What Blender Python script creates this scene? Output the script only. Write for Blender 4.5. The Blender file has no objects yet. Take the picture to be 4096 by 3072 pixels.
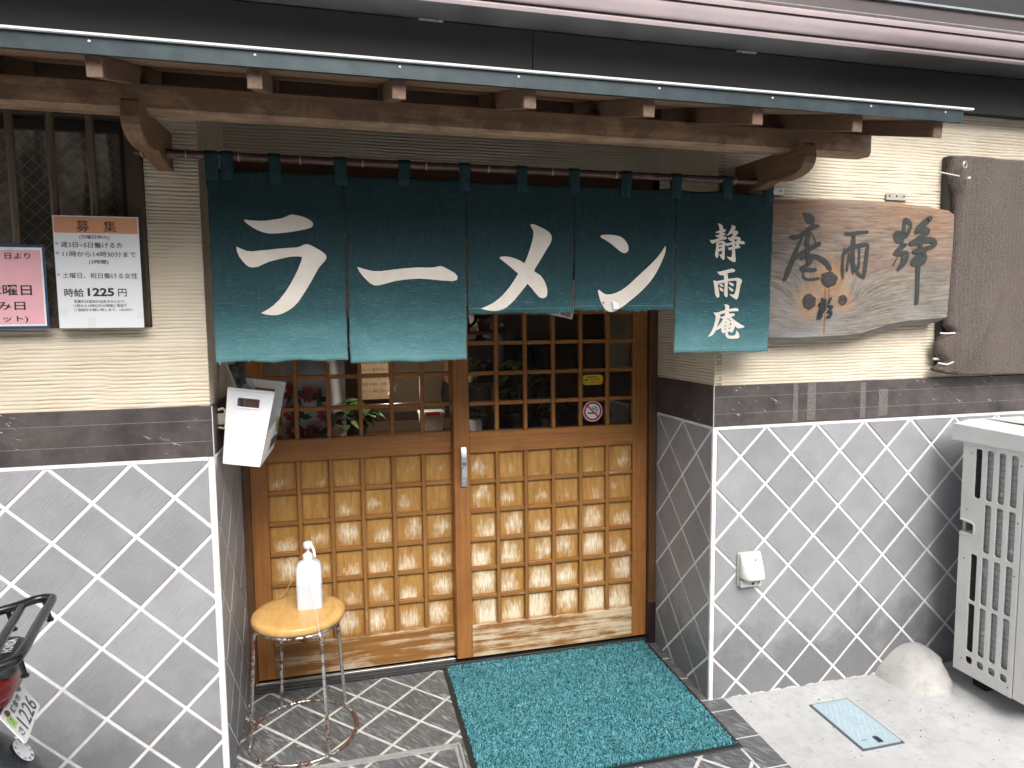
import bpy, bmesh, math, random
import numpy as np
from mathutils import Vector, Matrix
random.seed(7); rng = np.random.default_rng(11)
sc = bpy.context.scene
COL = sc.collection
R = math.radians

# ------------------------------------------------------------------ camera
def camera():
    yaw, pitch, roll = 0.2506, -0.0886, -0.0103
    F = Vector((math.sin(yaw)*math.cos(pitch), math.cos(yaw)*math.cos(pitch), math.sin(pitch)))
    X = Vector((math.cos(yaw), -math.sin(yaw), 0)); U = X.cross(F)
    X2 = X*math.cos(roll)+U*math.sin(roll); U2 = -X*math.sin(roll)+U*math.cos(roll)
    cd = bpy.data.cameras.new('camera'); cd.sensor_width = 36; cd.lens = 2706.87/4096*36
    cd.clip_start = 0.05; cd.clip_end = 300
    co = bpy.data.objects.new('camera', cd); COL.objects.link(co)
    m = Matrix((X2, U2, -F)).transposed().to_4x4(); m.translation = Vector((-1.338, -2.2203, 1.4458))
    co.matrix_world = m; sc.camera = co
camera()

# ------------------------------------------------------------------ light
SUN_EL, SUN_AZ = 48, 6          # degrees; azimuth measured from -Y (street side) towards +X
wd = bpy.data.worlds.new('World'); sc.world = wd; wd.use_nodes = True
wn = wd.node_tree; wn.nodes.clear()
sky = wn.nodes.new('ShaderNodeTexSky'); sky.sky_type = 'NISHITA'; sky.sun_disc = False
sky.sun_elevation = R(SUN_EL); sky.sun_rotation = R(180-SUN_AZ); sky.air_density = 1.0; sky.dust_density = 4.0; sky.ozone_density = 1.0
hs = wn.nodes.new('ShaderNodeHueSaturation'); hs.inputs['Saturation'].default_value = 0.35   # thin overcast: nearly white sky
bgn = wn.nodes.new('ShaderNodeBackground'); bgn.inputs[1].default_value = 0.15
wo = wn.nodes.new('ShaderNodeOutputWorld')
wn.links.new(sky.outputs[0], hs.inputs['Color']); wn.links.new(hs.outputs[0], bgn.inputs[0]); wn.links.new(bgn.outputs[0], wo.inputs[0])
sl = bpy.data.lights.new('sun', 'SUN'); sl.energy = 1.2; sl.angle = R(42); sl.color = (1, 0.97, 0.92)
so = bpy.data.objects.new('sun', sl); COL.objects.link(so)
el, az = R(SUN_EL), R(SUN_AZ)
so.rotation_euler = Vector((math.cos(el)*math.sin(az), -math.cos(el)*math.cos(az), math.sin(el))).to_track_quat('Z', 'Y').to_euler()
sc.view_settings.view_transform = 'Standard'; sc.view_settings.look = 'None'
sc.view_settings.exposure = 1.1; sc.view_settings.gamma = 1; sc.view_settings.use_curve_mapping = False
sc.cycles.use_denoising = True; sc.cycles.max_bounces = 5; sc.cycles.diffuse_bounces = 3; sc.cycles.glossy_bounces = 3; sc.cycles.use_adaptive_sampling = True; sc.cycles.adaptive_threshold = .02; sc.cycles.adaptive_min_samples = 24; sc.cycles.transparent_max_bounces = 16
sc.cycles.sample_clamp_indirect = 6; sc.cycles.caustics_reflective = False; sc.cycles.caustics_refractive = False

# ------------------------------------------------------------------ materials
class NT:
    def __init__(s, name):
        s.m = bpy.data.materials.new(name); s.m.use_nodes = True; s.t = s.m.node_tree; s.t.nodes.clear()
        s.out = s.n('ShaderNodeOutputMaterial'); s.p = s.n('ShaderNodeBsdfPrincipled'); s.l(s.p.outputs[0], s.out.inputs[0])
    def n(s, ty, **kw):
        nd = s.t.nodes.new(ty)
        for k, v in kw.items(): setattr(nd, k, v)
        return nd
    def l(s, a, b): s.t.links.new(a, b)
    def co(s, scale=(1,1,1), rnd=1.0, kind='Object', rot=(0,0,0)):
        tc = s.n('ShaderNodeTexCoord'); mp = s.n('ShaderNodeMapping')
        if any(rot): mp.vector_type = 'TEXTURE'; scale = tuple(1/a for a in scale)
        mp.inputs['Scale'].default_value = scale; mp.inputs['Rotation'].default_value = rot
        s.l(tc.outputs[kind], mp.inputs[0])
        if rnd:
            oi = s.n('ShaderNodeObjectInfo'); mu = s.n('ShaderNodeMath', operation='MULTIPLY'); mu.inputs[1].default_value = 37.0*rnd
            s.l(oi.outputs['Random'], mu.inputs[0]); s.l(mu.outputs[0], mp.inputs['Location'])
        return mp.outputs[0]
    def noise(s, vec, scale, detail=4, rough=.55, dist=0.0):
        nd = s.n('ShaderNodeTexNoise'); nd.inputs['Scale'].default_value = scale; nd.inputs['Detail'].default_value = detail
        nd.inputs['Roughness'].default_value = rough; nd.inputs['Distortion'].default_value = dist
        s.l(vec, nd.inputs['Vector']); return nd.outputs[0]
    def ramp(s, f, stops, interp='LINEAR'):
        nd = s.n('ShaderNodeValToRGB'); nd.color_ramp.interpolation = interp; e = nd.color_ramp.elements
        while len(e) > 1: e.remove(e[0])
        e[0].position = stops[0][0]; c = stops[0][1]; e[0].color = (*c, 1) if isinstance(c, tuple) else (c, c, c, 1)
        for p, c in stops[1:]:
            q = e.new(p); q.color = (*c, 1) if isinstance(c, tuple) else (c, c, c, 1)
        s.l(f, nd.inputs[0]); return nd.outputs[0]
    def mix(s, f, a, b, mode='MIX'):
        nd = s.n('ShaderNodeMix', data_type='RGBA', blend_type=mode)
        for v, i in ((f, 0), (a, 6), (b, 7)):
            if isinstance(v, (int, float)): nd.inputs[i].default_value = v if i == 0 else (v, v, v, 1)
            elif isinstance(v, tuple): nd.inputs[i].default_value = (*v, 1)
            else: s.l(v, nd.inputs[i])
        return nd.outputs[2]
    def math(s, op, a, b=None, clamp=False):
        nd = s.n('ShaderNodeMath', operation=op, use_clamp=clamp)
        for v, i in ((a, 0), (b, 1)):
            if v is None: continue
            if isinstance(v, (int, float)): nd.inputs[i].default_value = v
            else: s.l(v, nd.inputs[i])
        return nd.outputs[0]
    def bump(s, h, strength=.3, dist=.002):
        nd = s.n('ShaderNodeBump'); nd.inputs['Strength'].default_value = strength; nd.inputs['Distance'].default_value = dist
        s.l(h, nd.inputs['Height']); s.l(nd.outputs[0], s.p.inputs['Normal'])
    def set(s, col=None, rough=None, metal=None, spec=None, **kw):
        for k, v in (('Base Color', col), ('Roughness', rough), ('Metallic', metal), ('Specular IOR Level', spec)):
            if v is None: continue
            i = s.p.inputs[k]
            if isinstance(v, tuple): i.default_value = (*v, 1)
            elif isinstance(v, (int, float)): i.default_value = v
            else: s.l(v, i)
        for k, v in kw.items(): s.p.inputs[k.replace('_', ' ')].default_value = v
        return s.m
    def sep(s, vec):
        nd = s.n('ShaderNodeSeparateXYZ'); s.l(vec, nd.inputs[0]); return nd.outputs

def plain(name, col, rough=.5, metal=0., var=.12, scale=30, bump=.0, spec=.5):
    t = NT(name); v = t.co(); n1 = t.noise(v, scale, 5); n2 = t.noise(v, scale*.17, 3)
    c = t.mix(t.ramp(n1, [(.3, 0.), (.7, 1.)]), tuple(x*(1-var) for x in col), tuple(min(1, x*(1+var)) for x in col))
    c = t.mix(t.ramp(n2, [(.35, 0.), (.7, .5*min(1, var*3))]), c, tuple(x*.75 for x in col))
    if bump: t.bump(n1, bump, .002)
    return t.set(c, t.math('ADD', t.math('MULTIPLY', n1, .2), rough-.1), metal, spec)

def wood(name, dark, light, axis, rough=.55, grain=60, ray=.5, bump=.25, stain=None, rnd=1.0):
    """grain lines run along axis 0/1/2"""
    t = NT(name); s = [1., 1., 1.]; s[axis] = .045
    v = t.co(tuple(s), rnd); w = t.co((1, 1, 1), rnd)
    n = t.noise(v, grain, 6, .6, .6); n2 = t.noise(v, grain*3.2, 3, .6); n3 = t.noise(w, 5, 4)
    f = t.math('ADD', t.math('MULTIPLY', n, .7), t.math('MULTIPLY', n2, .3))
    c = t.mix(t.ramp(f, [(.32, 0.), (.68, 1.)]), dark, light)
    c = t.mix(t.ramp(n3, [(.4, 0.), (.75, ray)]), c, tuple(x*.6 for x in dark))
    if stain:
        n4 = t.noise(t.co((.7, .7, .7), rnd), 9, 8, .7); c = t.mix(t.ramp(n4, [(.55, 0.), (.72, .75)]), c, stain)
    t.bump(f, bump, .002)
    return t.set(c, t.math('ADD', t.math('MULTIPLY', f, .3), rough-.15))
GLYPHS={'ra': [[(-1.5862,1.7494),(-1.5683,1.7475),(-1.5459,1.7468),(-1.5271,1.7477),(-1.5043,1.7518),(-1.4852,1.7557),(-1.4736,1.7605),(-1.4639,1.7657),(-1.4561,1.7679),(-1.4428,1.7668),(-1.4275,1.7632),(-1.4142,1.7583),(-1.4028,1.7516),(-1.3972,1.7438),(-1.3984,1.7368),(-1.4045,1.7317),(-1.4172,1.7274),(-1.4406,1.7219),(-1.4638,1.7174),(-1.4868,1.7139),(-1.5059,1.7121),(-1.521,1.7119),(-1.536,1.7147),(-1.5508,1.7203),(-1.5654,1.7287),(-1.578,1.7381),(-1.5842,1.7438)],[(-1.6104,1.6737),(-1.5977,1.6675),(-1.5822,1.6613),(-1.5663,1.6604),(-1.5437,1.6635),(-1.5229,1.6655),(-1.5057,1.6681),(-1.4808,1.6709),(-1.4578,1.6729),(-1.4443,1.6741),(-1.4345,1.6777),(-1.4256,1.6824),(-1.4178,1.6844),(-1.4091,1.6828),(-1.3957,1.676),(-1.3804,1.6672),(-1.3689,1.6584),(-1.3632,1.6514),(-1.3635,1.6434),(-1.3687,1.6352),(-1.3768,1.6271),(-1.386,1.6159),(-1.3965,1.5976),(-1.409,1.5754),(-1.4214,1.5551),(-1.4358,1.5329),(-1.4482,1.5148),(-1.4622,1.5007),(-1.4761,1.4907),(-1.4919,1.4827),(-1.5055,1.4782),(-1.5227,1.4775),(-1.5379,1.48),(-1.5515,1.4845),(-1.5354,1.493),(-1.5178,1.5049),(-1.498,1.5239),(-1.4818,1.5449),(-1.4675,1.567),(-1.4551,1.5891),(-1.4436,1.6123),(-1.4351,1.6334),(-1.4323,1.6424),(-1.4325,1.647),(-1.4394,1.6483),(-1.4529,1.6479),(-1.4664,1.6465),(-1.4858,1.6417),(-1.5069,1.6364),(-1.5242,1.6313),(-1.5396,1.6242),(-1.5531,1.6171),(-1.5663,1.6148),(-1.5775,1.6159),(-1.5866,1.6226),(-1.5954,1.6333),(-1.6033,1.645),(-1.6083,1.6586)]],'bar': [[(-1.2756,1.6204),(-1.2569,1.6138),(-1.2299,1.6075),(-1.206,1.6074),(-1.1715,1.6122),(-1.1367,1.6167),(-1.0982,1.6199),(-1.0665,1.6195),(-1.0452,1.6208),(-1.0272,1.6252),(-1.0166,1.6221),(-0.9952,1.6111),(-0.9809,1.6024),(-0.9739,1.5928),(-0.9759,1.5829),(-0.9886,1.5789),(-1.0174,1.5805),(-1.0601,1.5841),(-1.0919,1.5861),(-1.1271,1.5837),(-1.1655,1.5783),(-1.1968,1.5695),(-1.214,1.5649),(-1.2277,1.5652),(-1.2411,1.5727),(-1.2576,1.5898),(-1.269,1.6051)]],'me': [[(-0.7374,1.7586),(-0.7294,1.7598),(-0.7195,1.7572),(-0.7036,1.7505),(-0.6897,1.7442),(-0.6767,1.736),(-0.6693,1.7267),(-0.6677,1.7173),(-0.6694,1.7059),(-0.6739,1.6973),(-0.684,1.6819),(-0.6922,1.6685),(-0.7003,1.6551),(-0.7104,1.6389),(-0.7205,1.6236),(-0.7242,1.6169),(-0.7242,1.6112),(-0.7166,1.6065),(-0.7057,1.6),(-0.6967,1.5895),(-0.6897,1.5772),(-0.6851,1.5648),(-0.6824,1.5533),(-0.6825,1.5418),(-0.6849,1.5322),(-0.692,1.5274),(-0.7001,1.5268),(-0.7092,1.5306),(-0.7191,1.5408),(-0.7291,1.5532),(-0.739,1.5646),(-0.7473,1.5725),(-0.7629,1.554),(-0.775,1.5398),(-0.789,1.5236),(-0.8049,1.5094),(-0.8188,1.4981),(-0.8326,1.4915),(-0.8483,1.4872),(-0.862,1.4864),(-0.8775,1.488),(-0.891,1.4909),(-0.9025,1.4939),(-0.8812,1.503),(-0.8636,1.5115),(-0.8459,1.5237),(-0.8321,1.535),(-0.8162,1.552),(-0.8043,1.5662),(-0.7923,1.5832),(-0.7823,1.5984),(-0.7787,1.6041),(-0.7939,1.6162),(-0.8095,1.6287),(-0.825,1.6403),(-0.8366,1.6485),(-0.84,1.6541),(-0.8307,1.6565),(-0.817,1.657),(-0.8014,1.655),(-0.7838,1.6496),(-0.7681,1.6429),(-0.7574,1.6364),(-0.7481,1.6573),(-0.739,1.6819),(-0.7319,1.7047),(-0.7277,1.7236),(-0.7272,1.7367),(-0.7315,1.746),(-0.7364,1.7534)]],'n': [[(-0.5016,1.7258),(-0.4987,1.7294),(-0.491,1.7312),(-0.4754,1.7319),(-0.4598,1.7315),(-0.4442,1.7297),(-0.4314,1.7261),(-0.4205,1.7198),(-0.4116,1.7097),(-0.4056,1.6999),(-0.4034,1.6891),(-0.4045,1.6818),(-0.4095,1.6757),(-0.4164,1.6733),(-0.4243,1.6748),(-0.4342,1.6804),(-0.446,1.6892),(-0.4617,1.7015),(-0.4773,1.7111),(-0.491,1.7183),(-0.4987,1.7218)],[(-0.2704,1.7002),(-0.2699,1.6895),(-0.2708,1.6803),(-0.2768,1.6655),(-0.2857,1.647),(-0.2947,1.6304),(-0.3017,1.6174),(-0.3137,1.5989),(-0.3278,1.5804),(-0.3418,1.5656),(-0.3558,1.5518),(-0.3678,1.5416),(-0.3798,1.5315),(-0.3957,1.5196),(-0.4116,1.5068),(-0.4275,1.4958),(-0.4453,1.4858),(-0.4571,1.4822),(-0.467,1.4823),(-0.4768,1.486),(-0.4847,1.4924),(-0.4945,1.507),(-0.5014,1.5215),(-0.5062,1.5379),(-0.5092,1.5487),(-0.5082,1.5536),(-0.5033,1.5533),(-0.4946,1.546),(-0.4848,1.5406),(-0.475,1.5386),(-0.4593,1.5401),(-0.4435,1.5452),(-0.4277,1.5525),(-0.4099,1.5644),(-0.392,1.5791),(-0.3762,1.5939),(-0.3562,1.6114),(-0.3382,1.6271),(-0.3202,1.6429),(-0.3041,1.6587),(-0.2901,1.6745),(-0.2781,1.6912)]],'shizu': [[(-0.0785,1.7773),(-0.0725,1.7776),(-0.0659,1.7754),(-0.0604,1.7722),(-0.0576,1.7675),(-0.0565,1.7596),(-0.0503,1.7598),(-0.0459,1.7577),(-0.0453,1.7538),(-0.0501,1.7508),(-0.0572,1.7483),(-0.0555,1.7464),(-0.0512,1.7472),(-0.0473,1.7451),(-0.0461,1.7423),(-0.0499,1.7398),(-0.057,1.7374),(-0.0575,1.7343),(-0.0487,1.7352),(-0.0432,1.7337),(-0.0415,1.7303),(-0.0431,1.7264),(-0.0474,1.7252),(-0.0584,1.7242),(-0.0671,1.7216),(-0.0758,1.7181),(-0.0844,1.7145),(-0.0887,1.7125),(-0.0941,1.71),(-0.0996,1.7104),(-0.1034,1.7147),(-0.1068,1.7208),(-0.1074,1.7234),(-0.1009,1.7216),(-0.0889,1.7236),(-0.0781,1.7272),(-0.0711,1.7302),(-0.0708,1.7331),(-0.0771,1.7315),(-0.0815,1.7333),(-0.087,1.738),(-0.0783,1.7391),(-0.0705,1.7417),(-0.0703,1.7456),(-0.0784,1.7454),(-0.0883,1.7475),(-0.0807,1.7516),(-0.071,1.7545),(-0.0705,1.7576),(-0.0723,1.7652),(-0.0746,1.7718)],[(-0.0835,1.7136),(-0.0757,1.7166),(-0.067,1.7197),(-0.0583,1.7211),(-0.0528,1.7195),(-0.0481,1.7162),(-0.0474,1.7128),(-0.034,1.7136),(-0.0225,1.7164),(-0.0231,1.7196),(-0.0253,1.7218),(-0.0303,1.7211),(-0.0337,1.7237),(-0.0365,1.7285),(-0.0379,1.7328),(-0.0322,1.732),(-0.0256,1.7331),(-0.0213,1.737),(-0.0165,1.7455),(-0.0225,1.7454),(-0.0302,1.7421),(-0.0378,1.7386),(-0.0431,1.7385),(-0.0347,1.7478),(-0.0283,1.7576),(-0.023,1.7674),(-0.0231,1.7707),(-0.0253,1.774),(-0.0187,1.7742),(-0.011,1.7725),(-0.0061,1.7687),(-0.0075,1.7639),(-0.0144,1.7548),(-0.0073,1.7571),(-0.0001,1.7554),(0.0039,1.7506),(0.0007,1.7448),(-0.0047,1.7398),(-0.0096,1.7351),(0.0009,1.7361),(0.0098,1.7338),(0.013,1.7295),(0.0112,1.7212),(0.0212,1.7216),(0.0268,1.7191),(0.0301,1.7153),(0.0281,1.7114),(0.0215,1.7108),(0.0075,1.712),(0.006,1.7061),(0.0094,1.7042),(0.0114,1.7009),(0.0106,1.6975),(0.0017,1.6965),(-0.0091,1.6942),(-0.0085,1.6806),(-0.007,1.6661),(-0.006,1.6544),(-0.0078,1.65),(-0.0117,1.6493),(-0.0206,1.6513),(-0.0295,1.6565),(-0.0363,1.6618),(-0.0402,1.668),(-0.033,1.6662),(-0.022,1.6661),(-0.0206,1.6804),(-0.0201,1.6916),(-0.0302,1.689),(-0.0347,1.6928),(-0.0383,1.6983),(-0.0304,1.6982),(-0.0203,1.7013),(-0.0207,1.709),(-0.0283,1.7064),(-0.036,1.7032),(-0.0426,1.7038),(-0.0476,1.7075),(-0.0485,1.6945),(-0.0493,1.68),(-0.049,1.6655),(-0.0496,1.6587),(-0.0527,1.6559),(-0.0571,1.6576),(-0.0627,1.6634),(-0.0672,1.6701),(-0.0704,1.6763),(-0.064,1.6744),(-0.0602,1.675),(-0.0597,1.688),(-0.0664,1.685),(-0.0729,1.6835),(-0.0725,1.6748),(-0.0748,1.6651),(-0.0774,1.6619),(-0.0813,1.6641),(-0.0849,1.6698),(-0.0859,1.6784),(-0.0839,1.6881),(-0.0825,1.7006),(-0.0824,1.7103)],[(-0.0723,1.71),(-0.0604,1.7136),(-0.0601,1.7088),(-0.0722,1.7054)],[(-0.0719,1.6989),(-0.0666,1.6988),(-0.0604,1.7007),(-0.0612,1.6976),(-0.0718,1.6924)],[(-0.0144,1.7251),(-0.0017,1.7278),(-0.0021,1.7224),(-0.0048,1.719),(-0.0089,1.7187),(-0.0105,1.7228)],[(-0.0088,1.7117),(-0.0041,1.7119),(-0.0051,1.7069),(-0.0073,1.7042),(-0.009,1.7044)]],'ame': [[(-0.0764,1.6169),(-0.0718,1.6161),(-0.0663,1.6163),(-0.0552,1.6191),(-0.0432,1.6217),(-0.0312,1.6247),(-0.0219,1.6272),(-0.0154,1.6265),(-0.0097,1.6236),(-0.008,1.6204),(-0.0096,1.6171),(-0.0142,1.6151),(-0.0272,1.6132),(-0.0393,1.6108),(-0.0364,1.6078),(-0.0352,1.6025),(-0.0352,1.5918),(-0.0212,1.5936),(-0.0063,1.5953),(0.0068,1.5956),(0.0144,1.5926),(0.0197,1.5885),(0.021,1.5852),(0.0185,1.5798),(0.0149,1.5715),(0.0119,1.5591),(0.0093,1.545),(0.0063,1.5318),(0.0027,1.5243),(-0.001,1.522),(-0.0048,1.5227),(-0.0123,1.5268),(-0.0209,1.5326),(-0.0266,1.5376),(-0.0287,1.5413),(-0.0239,1.5396),(-0.0173,1.5382),(-0.0121,1.5384),(-0.008,1.5434),(-0.0049,1.5533),(-0.0027,1.5657),(-0.0012,1.578),(-0.0014,1.585),(-0.0061,1.5861),(-0.0192,1.5858),(-0.035,1.5832),(-0.0353,1.5738),(-0.0359,1.5573),(-0.035,1.545),(-0.0354,1.5351),(-0.0377,1.5297),(-0.0404,1.5291),(-0.0442,1.5318),(-0.0476,1.5371),(-0.0491,1.5441),(-0.0488,1.5532),(-0.0472,1.5655),(-0.0475,1.579),(-0.0563,1.5774),(-0.0673,1.5757),(-0.0724,1.574),(-0.0713,1.5654),(-0.0688,1.5556),(-0.0666,1.5449),(-0.0659,1.5359),(-0.0665,1.531),(-0.0692,1.5285),(-0.073,1.5287),(-0.0772,1.5318),(-0.0805,1.5375),(-0.0827,1.5449),(-0.0841,1.5572),(-0.0862,1.5695),(-0.0886,1.5784),(-0.09,1.587),(-0.0842,1.5858),(-0.0767,1.5841),(-0.0657,1.5863),(-0.0489,1.5893),(-0.0497,1.5983),(-0.0517,1.6032),(-0.0545,1.6055),(-0.0596,1.6041),(-0.0637,1.6041),(-0.067,1.6059),(-0.0717,1.61),(-0.075,1.6136)],[(-0.0696,1.574),(-0.0627,1.5746),(-0.0571,1.5737),(-0.0529,1.5712),(-0.0514,1.568),(-0.0519,1.5651),(-0.0542,1.5642),(-0.0588,1.5659),(-0.0645,1.5695)],[(-0.0676,1.5634),(-0.0625,1.5626),(-0.0569,1.5597),(-0.0521,1.556),(-0.051,1.5524),(-0.052,1.5495),(-0.0557,1.5489),(-0.0604,1.5515),(-0.0642,1.5556)],[(-0.0335,1.5791),(-0.0275,1.58),(-0.0209,1.5792),(-0.0153,1.5763),(-0.0119,1.5722),(-0.0123,1.5689),(-0.0151,1.5671),(-0.0198,1.5681),(-0.0264,1.5718)],[(-0.0337,1.5649),(-0.0271,1.5631),(-0.0205,1.5602),(-0.0148,1.5561),(-0.0131,1.5528),(-0.0142,1.55),(-0.0184,1.549),(-0.0241,1.5516),(-0.0298,1.5569)]],'an': [[(-0.0478,1.5043),(-0.0424,1.5054),(-0.0361,1.5043),(-0.0308,1.502),(-0.0286,1.4982),(-0.0292,1.4892),(-0.0189,1.4905),(-0.0084,1.4921),(-0.001,1.4925),(0.0054,1.4902),(0.0089,1.4864),(0.0087,1.4831),(0.0024,1.4815),(-0.0135,1.4811),(-0.0319,1.4799),(-0.0282,1.4768),(-0.0278,1.4721),(-0.0228,1.474),(-0.0144,1.4746),(-0.008,1.4725),(-0.006,1.4692),(-0.0089,1.466),(-0.0152,1.4632),(-0.0226,1.4612),(-0.0129,1.4548),(-0.0022,1.4476),(0.0107,1.4405),(0.0226,1.4343),(0.0323,1.4304),(0.0358,1.4275),(0.0324,1.4252),(0.0228,1.4235),(0.0111,1.4219),(0.0053,1.4224),(0.0009,1.4256),(-0.0034,1.4303),(-0.0059,1.4247),(-0.009,1.4182),(-0.012,1.4126),(-0.0146,1.4089),(-0.0194,1.4089),(-0.0268,1.4114),(-0.0326,1.4112),(-0.0325,1.4044),(-0.0298,1.4002),(-0.0255,1.3978),(-0.016,1.3972),(-0.0075,1.3977),(-0.0017,1.4012),(0.0003,1.4077),(0.0015,1.4167),(0.0071,1.4109),(0.0126,1.4038),(0.0151,1.3962),(0.0145,1.3911),(0.0108,1.3883),(0.0023,1.387),(-0.0157,1.3862),(-0.0263,1.387),(-0.0338,1.3894),(-0.0386,1.3937),(-0.0412,1.3999),(-0.0416,1.4092),(-0.0437,1.4102),(-0.0457,1.406),(-0.0494,1.4051),(-0.0531,1.4084),(-0.0564,1.4141),(-0.057,1.4197),(-0.056,1.4248),(-0.0628,1.4212),(-0.0753,1.4164),(-0.0793,1.4106),(-0.0844,1.4033),(-0.0906,1.3987),(-0.0999,1.3951),(-0.1051,1.395),(-0.099,1.4016),(-0.0929,1.4108),(-0.0879,1.4201),(-0.0829,1.434),(-0.0795,1.4469),(-0.0776,1.459),(-0.0772,1.4655),(-0.0815,1.4711),(-0.0866,1.4781),(-0.0795,1.4771),(-0.0691,1.4777),(-0.0577,1.4821),(-0.0452,1.4856),(-0.043,1.4922),(-0.0439,1.4997)],[(-0.0616,1.47),(-0.0448,1.4757),(-0.0443,1.4709),(-0.0463,1.4657),(-0.0606,1.4624)],[(-0.0619,1.4593),(-0.0507,1.4555),(-0.0549,1.4477),(-0.061,1.4393),(-0.0728,1.4253),(-0.0684,1.4385),(-0.0644,1.4496)],[(-0.0361,1.455),(-0.0346,1.4582),(-0.0298,1.4558),(-0.0202,1.4478),(-0.0249,1.4464),(-0.0276,1.4511),(-0.0324,1.4545)],[(-0.0437,1.4406),(-0.0404,1.4466),(-0.0396,1.4428)],[(-0.0263,1.439),(-0.019,1.4403),(-0.0199,1.4338),(-0.0263,1.4352)],[(-0.0467,1.4308),(-0.0384,1.434),(-0.0388,1.4316),(-0.0461,1.4284)],[(-0.045,1.4228),(-0.0397,1.4223),(-0.0412,1.4186),(-0.0443,1.4177)],[(-0.0307,1.4208),(-0.0287,1.424),(-0.0216,1.4268),(-0.0254,1.4207)]]}
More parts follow.
